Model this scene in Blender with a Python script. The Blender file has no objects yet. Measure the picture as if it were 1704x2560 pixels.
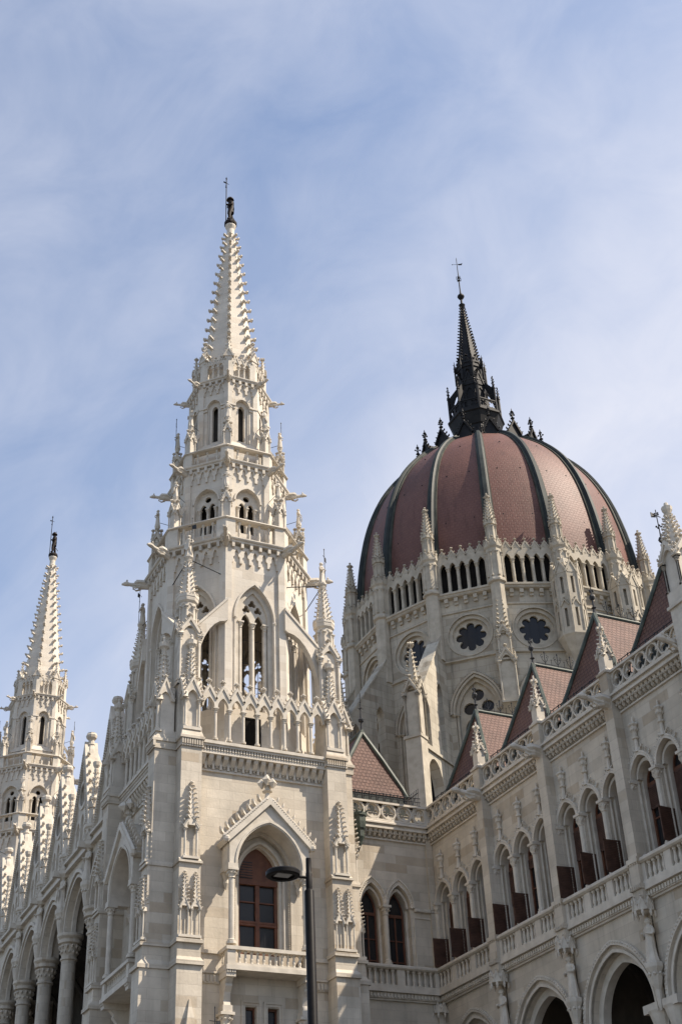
import bpy, bmesh, math, random
from math import pi, sin, cos, tan, radians, sqrt, atan2
from mathutils import Matrix, Vector
from mathutils.geometry import tessellate_polygon

S = bpy.context.scene
COL = S.collection
random.seed(7)

# ---------------------------------------------------------------- camera
cam_d = bpy.data.cameras.new("camera")
cam = bpy.data.objects.new("camera", cam_d)
COL.objects.link(cam)
S.camera = cam
HEAD, PITCH, ROLL = 0.465557967, 0.588763380, -0.0488361595
fwd = Vector((sin(HEAD) * cos(PITCH), cos(HEAD) * cos(PITCH), sin(PITCH)))
rgt = Vector((cos(HEAD), -sin(HEAD), 0))
upv = rgt.cross(fwd)
cr = rgt * cos(ROLL) + upv * sin(ROLL)
cu = -rgt * sin(ROLL) + upv * cos(ROLL)
cam.matrix_world = Matrix(((cr.x, cu.x, -fwd.x, 0), (cr.y, cu.y, -fwd.y, 0), (cr.z, cu.z, -fwd.z, 1.6), (0, 0, 0, 1)))
cam_d.sensor_fit = 'VERTICAL'
cam_d.sensor_height = 36
cam_d.lens = 36 * 3328.71 / 2560
cam_d.clip_start, cam_d.clip_end = 0.1, 6000

# ---------------------------------------------------------------- light
SUN_AZ, SUN_EL = radians(55), radians(50)      # azimuth from -Y towards +X
sv = Vector((sin(SUN_AZ) * cos(SUN_EL), -cos(SUN_AZ) * cos(SUN_EL), sin(SUN_EL)))
sd = bpy.data.lights.new("sun", 'SUN')
sd.energy, sd.angle, sd.color = 5.0, radians(0.5), (1.0, 0.885, 0.74)
sun = bpy.data.objects.new("sun", sd)
COL.objects.link(sun)
sun.rotation_euler = sv.to_track_quat('Z', 'Y').to_euler()
sun.location = (60, -40, 90)

W = bpy.data.worlds.new("World")
S.world = W
W.use_nodes = True
nt = W.node_tree
nt.nodes.clear()
def wn(t, **k):
    n = nt.nodes.new(t)
    for a, b in k.items(): setattr(n, a, b)
    return n
out = wn('ShaderNodeOutputWorld'); bg = wn('ShaderNodeBackground')
sky = wn('ShaderNodeTexSky', sky_type='NISHITA', sun_disc=False)
sky.sun_elevation = SUN_EL
sky.sun_rotation = atan2(sv.x, sv.y)
sky.air_density, sky.dust_density, sky.ozone_density = 1.0, 0.6, 2.2
bg.inputs[1].default_value = 0.13
tc = wn('ShaderNodeTexCoord')
L = nt.links.new
# thin high cloud: long wisps drawn over the sky by direction, thicker towards the +X side
def dot(v):
    n = wn('ShaderNodeVectorMath', operation='DOT_PRODUCT'); n.inputs[1].default_value = v
    L(tc.outputs['Generated'], n.inputs[0]); return n.outputs['Value']
WA = Vector((0.45, -0.05, 0.62)).normalized(); WB = Vector((0.3, 0.85, -0.15)); WB = (WB - WA * WB.dot(WA)).normalized(); WC = WA.cross(WB)
def wisps(sa, sb, scale, detail, rough, dist, lo, hi):
    k = wn('ShaderNodeCombineXYZ')
    L(dot(WA * sa), k.inputs[0]); L(dot(WB * sb), k.inputs[1]); L(dot(WC * sb), k.inputs[2])
    n = wn('ShaderNodeTexNoise'); n.inputs['Scale'].default_value = scale; n.inputs['Detail'].default_value = detail
    n.inputs['Roughness'].default_value = rough; n.inputs['Distortion'].default_value = dist
    L(k.outputs[0], n.inputs[0])
    m = wn('ShaderNodeMapRange'); m.inputs[1].default_value = lo; m.inputs[2].default_value = hi
    L(n.outputs[0], m.inputs[0]); return m.outputs[0]
def math_(op, a, b, clamp=False):
    n = wn('ShaderNodeMath', operation=op, use_clamp=clamp)
    for i, q in enumerate((a, b)):
        if isinstance(q, (int, float)): n.inputs[i].default_value = q
        else: L(q, n.inputs[i])
    return n.outputs[0]
w1 = wisps(0.9, 2.0, 1.7, 6, 0.5, 0.6, 0.36, 0.68)
w2 = wisps(0.7, 3.2, 4.2, 8, 0.58, 0.5, 0.36, 0.7)
side = wn('ShaderNodeMapRange'); side.inputs[1].default_value = -0.22; side.inputs[2].default_value = 0.13; side.interpolation_type = 'SMOOTHSTEP'
L(dot((0.85, 0.0, -0.55)), side.inputs[0])
amt = math_('ADD', math_('MULTIPLY', w1, 0.25), math_('MULTIPLY', w2, 0.19))
amt = math_('ADD', amt, math_('MULTIPLY', side.outputs[0], 0.47))
amt = math_('ADD', amt, 0.11, True)
mix = wn('ShaderNodeMix', data_type='RGBA')
mix.inputs[7].default_value = (4.15, 4.25, 4.78, 1)
L(amt, mix.inputs[0]); L(sky.outputs[0], mix.inputs[6]); L(mix.outputs[2], bg.inputs[0]); L(bg.outputs[0], out.inputs[0])

S.view_settings.view_transform = 'Standard'
S.view_settings.look = 'None'
S.view_settings.exposure = 0.62
S.view_settings.gamma = 1.0
S.render.engine = 'CYCLES'
S.cycles.max_bounces = 6
S.cycles.diffuse_bounces = 4

# ---------------------------------------------------------------- materials
def mat(name, base, rough=0.8, metal=0.0, spec=0.3):
    m = bpy.data.materials.new(name); m.use_nodes = True
    b = m.node_tree.nodes['Principled BSDF']
    b.inputs['Base Color'].default_value = (*base, 1); b.inputs['Roughness'].default_value = rough
    b.inputs['Metallic'].default_value = metal; b.inputs['Specular IOR Level'].default_value = spec
    return m, b

def facade_coord(t):
    """(distance along the face, height, 0) for any upright or sloping face"""
    g = t.nodes.new('ShaderNodeNewGeometry')
    c = t.nodes.new('ShaderNodeVectorMath'); c.operation = 'CROSS_PRODUCT'; c.inputs[1].default_value = (0, 0, 1)
    n = t.nodes.new('ShaderNodeVectorMath'); n.operation = 'NORMALIZE'
    d = t.nodes.new('ShaderNodeVectorMath'); d.operation = 'DOT_PRODUCT'
    s = t.nodes.new('ShaderNodeSeparateXYZ'); k = t.nodes.new('ShaderNodeCombineXYZ')
    l = t.links.new
    l(g.outputs['True Normal'], c.inputs[0]); l(c.outputs[0], n.inputs[0]); l(n.outputs[0], d.inputs[0]); l(g.outputs['Position'], d.inputs[1])
    l(g.outputs['Position'], s.inputs[0]); l(d.outputs['Value'], k.inputs[0]); l(s.outputs[2], k.inputs[1])
    return g, k

def brick_mat(name, c1, c2, mortar, bw, bh, msize, rough=0.85, spec=0.3, stain=(0.5, 0.42, 0.33), stain_amt=0.35, bump=0.25, noise_scale=0.7, big=0.18, streak=0.10):
    m, b = mat(name, c1, rough, 0.0, spec)
    t = m.node_tree; l = t.links.new
    g, k = facade_coord(t)
    br = t.nodes.new('ShaderNodeTexBrick')
    br.inputs['Color1'].default_value = (*c1, 1); br.inputs['Color2'].default_value = (*c2, 1); br.inputs['Mortar'].default_value = (*mortar, 1)
    br.inputs['Scale'].default_value = 1; br.inputs['Brick Width'].default_value = bw; br.inputs['Row Height'].default_value = bh
    br.inputs['Mortar Size'].default_value = msize; br.inputs['Mortar Smooth'].default_value = 0.4; br.inputs['Bias'].default_value = -0.1
    l(k.outputs[0], br.inputs['Vector'])
    # odd replaced blocks of another tone
    b2 = t.nodes.new('ShaderNodeTexBrick')
    b2.inputs['Color1'].default_value = (0, 0, 0, 1); b2.inputs['Color2'].default_value = (1, 1, 1, 1); b2.inputs['Mortar'].default_value = (0, 0, 0, 1)
    b2.inputs['Scale'].default_value = 1; b2.inputs['Brick Width'].default_value = bw; b2.inputs['Row Height'].default_value = bh; b2.inputs['Mortar Size'].default_value = msize
    b2.offset_frequency = br.offset_frequency
    l(k.outputs[0], b2.inputs['Vector'])
    cr = t.nodes.new('ShaderNodeValToRGB'); cr.color_ramp.elements[0].position = 0.83; cr.color_ramp.elements[1].position = 0.97
    l(b2.outputs[0], cr.inputs[0])
    mx = t.nodes.new('ShaderNodeMix'); mx.data_type = 'RGBA'; mx.inputs[7].default_value = (*stain, 1)
    mm = t.nodes.new('ShaderNodeMath'); mm.operation = 'MULTIPLY'; mm.inputs[1].default_value = stain_amt
    l(cr.outputs[0], mm.inputs[0]); l(mm.outputs[0], mx.inputs[0]); l(br.outputs[0], mx.inputs[6])
    # broad weathering
    nz = t.nodes.new('ShaderNodeTexNoise'); nz.inputs['Scale'].default_value = noise_scale; nz.inputs['Detail'].default_value = 6; nz.inputs['Roughness'].default_value = 0.62
    l(g.outputs['Position'], nz.inputs[0])
    mr = t.nodes.new('ShaderNodeMapRange'); mr.inputs[1].default_value = 0.3; mr.inputs[2].default_value = 0.7; mr.inputs[3].default_value = 1 - big; mr.inputs[4].default_value = 1 + big
    l(nz.outputs[0], mr.inputs[0])
    mu = t.nodes.new('ShaderNodeVectorMath'); mu.operation = 'SCALE'
    # rain streaks and soot: noise drawn out downwards
    sm = t.nodes.new('ShaderNodeVectorMath'); sm.operation = 'MULTIPLY'; sm.inputs[1].default_value = (1.9, 1.9, 0.16)
    l(g.outputs['Position'], sm.inputs[0])
    n3 = t.nodes.new('ShaderNodeTexNoise'); n3.inputs['Scale'].default_value = 1.0; n3.inputs['Detail'].default_value = 5; n3.inputs['Roughness'].default_value = 0.65
    l(sm.outputs[0], n3.inputs[0])
    m3 = t.nodes.new('ShaderNodeMapRange'); m3.inputs[1].default_value = 0.52; m3.inputs[2].default_value = 0.72; m3.inputs[3].default_value = 1.0; m3.inputs[4].default_value = 1 - 2.2 * streak
    l(n3.outputs[0], m3.inputs[0])
    m4 = t.nodes.new('ShaderNodeMath'); m4.operation = 'MULTIPLY'
    l(mr.outputs[0], m4.inputs[0]); l(m3.outputs[0], m4.inputs[1])
    l(mx.outputs[2], mu.inputs[0]); l(m4.outputs[0], mu.inputs['Scale']); l(mu.outputs[0], b.inputs['Base Color'])
    # fine relief
    n2 = t.nodes.new('ShaderNodeTexNoise'); n2.inputs['Scale'].default_value = 9; n2.inputs['Detail'].default_value = 5
    l(g.outputs['Position'], n2.inputs[0])
    ad = t.nodes.new('ShaderNodeMath'); ad.operation = 'MULTIPLY_ADD'; ad.inputs[1].default_value = -1.2
    l(br.outputs['Fac'], ad.inputs[0]); l(n2.outputs[0], ad.inputs[2])
    bp = t.nodes.new('ShaderNodeBump'); bp.inputs['Strength'].default_value = bump; bp.inputs['Distance'].default_value = 0.03
    l(ad.outputs[0], bp.inputs['Height']); l(bp.outputs[0], b.inputs['Normal'])
    return m

def noise_mat(name, c1, c2, scale, rough=0.6, metal=0.0, spec=0.3, bump=0.15, lo=0.35, hi=0.65):
    m, b = mat(name, c1, rough, metal, spec)
    t = m.node_tree; l = t.links.new
    g = t.nodes.new('ShaderNodeNewGeometry')
    nz = t.nodes.new('ShaderNodeTexNoise'); nz.inputs['Scale'].default_value = scale; nz.inputs['Detail'].default_value = 6; nz.inputs['Roughness'].default_value = 0.6
    l(g.outputs['Position'], nz.inputs[0])
    cr = t.nodes.new('ShaderNodeValToRGB'); e = cr.color_ramp.elements
    e[0].position, e[0].color = lo, (*c1, 1); e[1].position, e[1].color = hi, (*c2, 1)
    l(nz.outputs[0], cr.inputs[0]); l(cr.outputs[0], b.inputs['Base Color'])
    bp = t.nodes.new('ShaderNodeBump'); bp.inputs['Strength'].default_value = bump; bp.inputs['Distance'].default_value = 0.03
    l(nz.outputs[0], bp.inputs['Height']); l(bp.outputs[0], b.inputs['Normal'])
    return m

STONE = brick_mat('white_limestone', (0.545, 0.487, 0.40), (0.465, 0.412, 0.335), (0.43, 0.38, 0.312), 1.15, 0.42, 0.010, stain=(0.37, 0.29, 0.20), stain_amt=0.55)
STONEW = brick_mat('cleaned_limestone', (0.62, 0.565, 0.48), (0.56, 0.505, 0.425), (0.52, 0.465, 0.39), 1.15, 0.42, 0.008, stain=(0.50, 0.43, 0.34), stain_amt=0.4, big=0.1, streak=0.06)
CARVED = noise_mat('carved_limestone', (0.49, 0.443, 0.37), (0.62, 0.565, 0.48), 2.2, rough=0.85, bump=0.3)
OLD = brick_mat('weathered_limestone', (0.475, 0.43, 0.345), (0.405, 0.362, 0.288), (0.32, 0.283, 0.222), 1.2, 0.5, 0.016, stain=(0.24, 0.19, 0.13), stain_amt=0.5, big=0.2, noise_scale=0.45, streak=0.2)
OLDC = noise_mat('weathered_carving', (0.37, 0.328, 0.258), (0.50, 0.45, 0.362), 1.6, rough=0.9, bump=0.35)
DOMET = brick_mat('dome_tiles', (0.165, 0.081, 0.064), (0.142, 0.069, 0.055), (0.117, 0.056, 0.045), 0.3, 0.24, 0.02, rough=0.55, spec=0.22, stain=(0.2, 0.1, 0.082), stain_amt=0.25, bump=0.35, noise_scale=0.25, big=0.16, streak=0.12)
TILE = brick_mat('roof_tiles', (0.148, 0.08, 0.06), (0.12, 0.063, 0.049), (0.08, 0.042, 0.033), 0.22, 0.19, 0.022, rough=0.6, spec=0.18, stain=(0.2, 0.115, 0.088), stain_amt=0.5, bump=0.8, noise_scale=0.6, big=0.18)
COPPER = noise_mat('green_copper', (0.034, 0.045, 0.037), (0.09, 0.108, 0.088), 1.3, rough=0.55, bump=0.1)
RIBM = noise_mat('rib_copper', (0.016, 0.021, 0.02), (0.038, 0.046, 0.041), 0.8, rough=0.6, spec=0.25, bump=0.1)
RIBF = noise_mat('pale_rib_flank', (0.042, 0.045, 0.037), (0.085, 0.088, 0.072), 0.9, rough=0.75, spec=0.12, bump=0.1)
LEAD = noise_mat('black_lead', (0.008, 0.008, 0.009), (0.02, 0.019, 0.018), 1.5, rough=0.6, spec=0.2, bump=0.2)
IRON = noise_mat('dark_iron', (0.015, 0.016, 0.017), (0.04, 0.04, 0.042), 6, rough=0.5, bump=0.05)
BRONZE = noise_mat('dark_bronze', (0.010, 0.008, 0.0075), (0.028, 0.018, 0.015), 5, rough=0.6, spec=0.15, bump=0.2)
SHUT = noise_mat('brown_shutter', (0.06, 0.031, 0.022), (0.10, 0.052, 0.036), 3, rough=0.6, bump=0.1)
WOOD = noise_mat('red_brown_wood', (0.095, 0.038, 0.021), (0.15, 0.062, 0.034), 3, rough=0.5, bump=0.1)
GLASS, _g = mat('dark_glass', (0.019, 0.0195, 0.021), 0.14, 0.0, 0.28)
VOID = noise_mat('unlit_interior', (0.012, 0.011, 0.010), (0.022, 0.02, 0.018), 1.0, rough=0.9, spec=0.05, bump=0.0)  # near-black colour stands in for the lack of light inside
DARK = noise_mat('shade_dark_plaster', (0.05, 0.044, 0.038), (0.085, 0.075, 0.064), 0.8, rough=0.9, bump=0.1)  # shade inside the arches is put into this dark colour
LAMPM = noise_mat('lamp_paint', (0.007, 0.006, 0.006), (0.011, 0.0095, 0.009), 12, rough=0.5, spec=0.12, bump=0.04)
LENS, _l = mat('lamp_lens', (0.30, 0.30, 0.29), 0.25, 0.0, 0.5)
PAVE = brick_mat('grey_paving', (0.15, 0.145, 0.135), (0.13, 0.125, 0.115), (0.09, 0.085, 0.08), 0.9, 0.6, 0.01, stain_amt=0.1)

# ---------------------------------------------------------------- mesh builder
def frame(o=(0, 0, 0), a=-pi / 2):
    """local (u along the face, v up, w outward); a = compass angle of the outward normal"""
    n = Vector((cos(a), sin(a), 0)); u = Vector((-sin(a), cos(a), 0))
    return Matrix(((u.x, 0, n.x, o[0]), (u.y, 0, n.y, o[1]), (0, 1, 0, o[2]), (0, 0, 0, 1)))

class MB:
    def __init__(s, M=None):
        s.v = []; s.f = []; s.M = M or frame()
    def at(s, o=(0, 0, 0), a=-pi / 2):
        s.M = frame(o, a); return s
    def pts(s, ps):
        b = len(s.v); M = s.M
        s.v += [M @ Vector(p) for p in ps]
        return b
    def face(s, ps):
        b = s.pts(ps); s.f.append(tuple(range(b, b + len(ps))))
    def box(s, u0, u1, v0, v1, w0, w1):
        b = s.pts([(u, v, w) for u in (u0, u1) for v in (v0, v1) for w in (w0, w1)])
        s.f += [(b + i, b + j, b + k, b + l) for i, j, k, l in ((0, 1, 3, 2), (4, 6, 7, 5), (0, 4, 5, 1), (2, 3, 7, 6), (0, 2, 6, 4), (1, 5, 7, 3))]
    def hexa(s, q0, q1):
        """two matching quads joined"""
        s.loft([q0, q1])
    def loft(s, rings, caps=True, closed=True):
        n = len(rings[0]); b = s.pts([p for r in rings for p in r])
        for i in range(len(rings) - 1):
            for j in range(n if closed else n - 1):
                k = (j + 1) % n
                s.f.append((b + i * n + j, b + i * n + k, b + (i + 1) * n + k, b + (i + 1) * n + j))
        if caps and closed:
            s.f.append(tuple(range(b, b + n))); s.f.append(tuple(range(b + (len(rings) - 1) * n, b + len(rings) * n)))
    def prism(s, poly, w0, w1):
        """polygon in (u, v), possibly concave, thickened from w0 to w1"""
        s.plate(poly, [], w1, w0, True)
    def plate(s, outer, holes, w1, w0, back=False, edge=True):
        loops = [outer] + list(holes)
        flat = [p for lp in loops for p in lp]
        tri = tessellate_polygon([[Vector((p[0], p[1], 0)) for p in lp] for lp in loops])
        b = s.pts([(p[0], p[1], w1) for p in flat])
        s.f += [(b + t[0], b + t[1], b + t[2]) for t in tri]
        c = s.pts([(p[0], p[1], w0) for p in flat])
        if back: s.f += [(c + t[2], c + t[1], c + t[0]) for t in tri]
        o = 0
        for i, lp in enumerate(loops):
            n = len(lp)
            if edge or i:
                for j in range(n):
                    k = (j + 1) % n
                    s.f.append((b + o + j, b + o + k, c + o + k, c + o + j))
            o += n
    def ringplate(s, A, B, w1, w0, closed=False):
        s.loft([[(p[0], p[1], w0) for p in A], [(p[0], p[1], w1) for p in A], [(p[0], p[1], w1) for p in B], [(p[0], p[1], w0) for p in B]], caps=False, closed=closed)
    def lathe(s, u, w, prof, n=8, a0=0.0, cap=True, su=1.0, sw=1.0):
        s.loft([[(u + su * r * cos(a0 + 2 * pi * i / n), v, w + sw * r * sin(a0 + 2 * pi * i / n)) for i in range(n)] for r, v in prof], caps=cap)
    def tube(s, path, r, n=6, r1=None):
        ps = [Vector(p) for p in path]; rings = []
        for i, p in enumerate(ps):
            d = (ps[min(i + 1, len(ps) - 1)] - ps[max(i - 1, 0)]).normalized()
            x = d.cross(Vector((0, 0, 1)) if abs(d.z) < 0.9 else Vector((1, 0, 0))).normalized(); y = d.cross(x)
            rr = r if r1 is None else r + (r1 - r) * i / (len(ps) - 1)
            rings.append([tuple(p + x * rr * cos(2 * pi * k / n) + y * rr * sin(2 * pi * k / n)) for k in range(n)])
        s.loft(rings)
    def bead(s, u, v, w, r, sv=1.0):
        b = s.pts([(u + r, v, w), (u, v, w + r), (u - r, v, w), (u, v, w - r), (u, v + r * sv, w), (u, v - r * sv, w)])
        for i in range(4):
            j = (i + 1) % 4
            s.f += [(b + i, b + j, b + 4), (b + j, b + i, b + 5)]
    def ball(s, u, v, w, r, n=8, m=5, sv=1.0):
        s.lathe(u, w, [(r * sin(pi * i / m) + 1e-4, v - r * sv * cos(pi * i / m)) for i in range(m + 1)], n)
    def crocket(s, p, d, z):
        """leafy hook growing from p along d (size z)"""
        p = Vector(p); d = Vector(d).normalized(); up = Vector((0, 1, 0))
        x = d.cross(up)
        x = x.normalized() if x.length > 1e-3 else Vector((1, 0, 0))
        a = 0.3 * z
        def sec(c, hx, lo, hi): return [c + x * hx + up * lo, c - x * hx + up * lo, c - x * hx * .8 + up * hi, c + x * hx * .8 + up * hi]
        r0 = sec(p, a * 1.1, -a * 1.5, a * .4); r1 = sec(p + d * z * .5, a * .75, -a * .5, a * .55)
        r2 = sec(p + d * z * .86, a * 1.25, -a * .75, a * .7); r3 = sec(p + d * z * 1.08 + up * z * .12, a * .7, -a * .3, a * .6)
        s.loft([[tuple(k) for k in r] for r in (r0, r1, r2, r3)])
    def finial(s, u, v, w, h):
        r = h * 0.13
        s.lathe(u, w, [(r * .8, v), (r * .6, v + h * .3), (r * 1.5, v + h * .36), (r * .7, v + h * .42), (r * .6, v + h * .62), (r * .9, v + h * .85), (r * .1, v + h)], 6)
        for a in range(6):
            s.bead(u + cos(a * pi / 3) * r * 1.7, v + h * (.62 if a % 2 else .7), w + sin(a * pi / 3) * r * 1.7, r * 1.25, 1.2)
    def spire(s, u, w, v0, v1, r0, r1, n=8, a0=pi / 8, nc=8, cs=0.12, first=0.06, last=0.94):
        s.lathe(u, w, [(r0, v0), (r1, v1)], n, a0)
        for i in range(n):
            a = a0 + 2 * pi * i / n
            for k in range(nc):
                t = first + (last - first) * k / max(1, nc - 1)
                r = (r0 + (r1 - r0) * t) * 0.97
                s.crocket((u + r * cos(a), v0 + (v1 - v0) * t, w + r * sin(a)), (cos(a), 0, sin(a)), cs * (1 - 0.25 * t))
    def column(s, u, w, v0, v1, r, n=8, cap=None, base=None):
        h = v1 - v0; c = cap or min(0.25 * h, r * 3.2); b = base or min(0.1 * h, r * 1.6)
        s.lathe(u, w, [(r * 1.7, v0), (r * 1.7, v0 + b * .5), (r * 1.3, v0 + b * .6), (r * 1.4, v0 + b * .8), (r, v0 + b), (r, v1 - c), (r * 1.35, v1 - c * .95), (r * 1.05, v1 - c * .85), (r * 1.3, v1 - c * .5), (r * 1.75, v1 - c * .28), (r * 1.55, v1 - c * .22)], n, pi / n)
        s.box(u - r * 1.8, u + r * 1.8, v1 - c * .22, v1, w - r * 1.8, w + r * 1.8)
        for k in range(n if n <= 8 else 8):
            a = 2 * pi * k / 8 + pi / 8
            s.bead(u + cos(a) * r * 1.55, v1 - c * .5, w + sin(a) * r * 1.55, r * .42)
    def baluster(s, u, w, v0, v1, r):
        h = v1 - v0
        s.lathe(u, w, [(r, v0), (r, v0 + .1 * h), (r * .65, v0 + .14 * h), (r * .95, v0 + .34 * h), (r * .6, v0 + .6 * h), (r * .55, v0 + .8 * h), (r * .95, v0 + .86 * h), (r, v0 + .9 * h), (r, v1)], 7)
    def gable(s, uc, v0, half, h, w0, w1, bar=0.08, nc=4, cs=0.1, fin=0.25, fill=True, arch=None):
        """steep crocketed gable over w0..w1; arch = (half width, spring above v0, apex above v0) leaves an opening"""
        poly = [(uc - half, v0), (uc + half, v0), (uc, v0 + h)]
        if fill:
            if arch:
                ar = arch_pts(uc, arch[0], v0 + arch[1], v0 + arch[2], 6)
                poly = [(uc - half, v0)] + [(uc - arch[0], v0)] + ar + [(uc + arch[0], v0), (uc + half, v0), (uc, v0 + h)]
            s.prism(poly, w0, w1)
        L = sqrt(half * half + h * h); nx, ny = h / L * bar, half / L * bar
        for sg in (-1, 1):
            e0 = (uc + sg * half, v0); e1 = (uc, v0 + h)
            q = [(e0[0] + sg * nx, e0[1] + ny - bar * .4), (e0[0] - sg * nx * .4, e0[1] - ny * .4 - bar * .4), (e1[0], e1[1] - ny * 1.2), (e1[0], e1[1] + bar * L / half * .9)]
            s.prism(q, w0 - bar * .3, w1 + bar * .7)
            for k in range(nc * 3):      # leafy trim along the rake
                t = (k + .5) / (nc * 3)
                s.bead(e0[0] + (e1[0] - e0[0]) * t + sg * nx * .9, e0[1] + (e1[1] - e0[1]) * t + ny * .9, w1 + bar * .1, cs * .36, 1.1)
            for k in range(nc):
                t = (k + 0.45) / nc
                s.crocket((e0[0] + (e1[0] - e0[0]) * t + sg * nx * .8, e0[1] + (e1[1] - e0[1]) * t + ny * .8, max((w0 + w1) / 2 + bar * .3, w1 - cs * .5)), (sg * h / L, half / L, 0), cs)
        if fin: s.finial(uc, v0 + h + bar * .6, max((w0 + w1) / 2 + bar * .2, w1 - fin * .2), fin)
    def scallops(s, u0, u1, n, v1, v0, w0, w1):
        """hanging row of little cusped arches, v1 top, v0 tips"""
        d = (u1 - u0) / n; h = v1 - v0
        low = [(u0, v0)]
        for i in range(n):
            a = u0 + i * d
            low += [(a + d * .14, v0), (a + d * .14, v0 + h * .35), (a + d * .3, v0 + h * .42), (a + d * .32, v0 + h * .68), (a + d * .5, v0 + h * .85), (a + d * .68, v0 + h * .68), (a + d * .7, v0 + h * .42), (a + d * .86, v0 + h * .35), (a + d * .86, v0)]
        low += [(u1, v0)]
        s.prism(low + [(u1, v1), (u0, v1)], w0, w1)

def arch_pts(uc, hw, vs, va, n=8, skip_ends=False):
    """pointed arch outline from the left springing over the apex to the right springing"""
    h = max(va - vs, hw * 1.0001)
    r = (hw * hw + h * h) / (2 * hw); a = math.asin(min(1, h / r))
    left = [(uc + (r - hw) - r * cos(a * i / n), vs + r * sin(a * i / n)) for i in range(n + 1)]
    pts = left + [(2 * uc - p[0], p[1]) for p in reversed(left[:-1])]
    return pts[1:-1] if skip_ends else pts

def opening(uc, hw, v0, vs, va, n=8):
    return [(uc - hw, v0)] + arch_pts(uc, hw, vs, va, n) + [(uc + hw, v0)]

def circle(uc, vc, r, n=16, a0=0):
    return [(uc + r * cos(a0 + 2 * pi * i / n), vc + r * sin(a0 + 2 * pi * i / n)) for i in range(n)]

def foil(uc, vc, r, k, n=32, a0=pi / 2, depth=0.38):
    """k-lobed opening: union of circles round a ring, as one outline"""
    out = []
    ro = r * (1 - depth); 
    rl = r * depth
    for i in range(n):
        t = a0 + 2 * pi * i / n
        c = round((t - a0) / (2 * pi / k)) * (2 * pi / k) + a0
        d = t - c
        q = rl * rl - (ro * sin(d)) ** 2
        rr = ro * cos(d) + (sqrt(q) if q > 0 else 0)
        out.append((uc + rr * cos(t), vc + rr * sin(t)))
    return out

def rect(u0, u1, v0, v1):
    return [(u0, v0), (u1, v0), (u1, v1), (u0, v1)]

def part(name, mb, material, parent=None, loc=(0, 0, 0), rz=0.0, smooth=False, label=None, loc0=None):
    me = bpy.data.meshes.new(name)
    me.from_pydata(mb.v, [], mb.f)
    me.materials.append(material)
    if smooth:
        me.polygons.foreach_set('use_smooth', [True] * len(me.polygons))
        try: me.set_sharp_from_angle(angle=radians(40))
        except Exception: pass
    me.validate()
    o = bpy.data.objects.new(name, me); COL.objects.link(o)
    o.location = loc; o.rotation_euler = (0, 0, rz)
    if parent: o.parent = parent
    if label: o['label'] = label
    return o

def again(o, parent=None, loc=None, rz=None):
    """another copy of a part with copies of its sub-parts"""
    c = o.copy(); COL.objects.link(c)
    c.parent = parent or o.parent
    if loc is not None: c.location = loc
    if rz is not None: c.rotation_euler = (0, 0, rz)
    for ch in list(o.children):
        d = ch.copy(); COL.objects.link(d); d.parent = c
    return c

def copy_thing(root, loc, rz=None):
    r = root.copy(); COL.objects.link(r); r.location = loc
    if rz is not None: r.rotation_euler = (0, 0, rz)
    for ch in list(root.children): again(ch, r)
    return r

def thing(name, label, cat, loc=(0, 0, 0), group=None, rz=0.0):
    o = bpy.data.objects.new(name, None); COL.objects.link(o)
    o.location = loc; o.rotation_euler = (0, 0, rz)
    return tag(o, label, cat, group)

def tag(o, label, cat, group=None):
    o['label'] = label; o['category'] = cat
    if group: o['group'] = group
    return o

def structure(o, kind='structure'):
    o['kind'] = kind; return o
# ================================================================ spire tower
TC = (20.88, 54.4)                     # centre of the near tower
OX = -0.14                             # octagon stands a hand's breadth off the base's centre
T8 = tan(pi / 8)

def oct_wall(b, R, z0, z1, pil, rec, hole, thick):
    ap = R * cos(pi / 8); hw = R * sin(pi / 8)
    for k in range(8):
        b.at((0, 0, 0), k * pi / 4)
        b.plate(rect(-hw + .02, hw - .02, z0, z1), [hole] if hole else [], ap - rec, ap - rec - thick, True)
        for sg in (-1, 1):
            u0, u1 = sorted((sg * hw, sg * (hw - pil)))
            b.box(u0, u1, z0, z1, ap - rec - .06, ap)
    b.at()

def oct_cornice(b, R, z0, z1, out, nb):
    """corbels under a moulded ledge, z0..z1"""
    h = z1 - z0
    b.at()
    b.lathe(0, 0, [(R - .1, z0 + h * .45), (R + out * .55, z0 + h * .5), (R + out * .6, z0 + h * .66), (R + out * .85, z0 + h * .7), (R + out, z0 + h * .8), (R + out, z0 + h * .9), (R + out * .3, z1), (R - .3, z1)], 8, pi / 8)
    ap = R * cos(pi / 8); hw = R * sin(pi / 8)
    for k in range(8):
        b.at((0, 0, 0), k * pi / 4)
        for i in range(nb):
            u = -hw + .12 + (2 * hw - .24) * (i + .5) / nb
            b.box(u - .07, u + .07, z0, z0 + h * .5, ap - .1, ap + out * .5)
    b.at()

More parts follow.
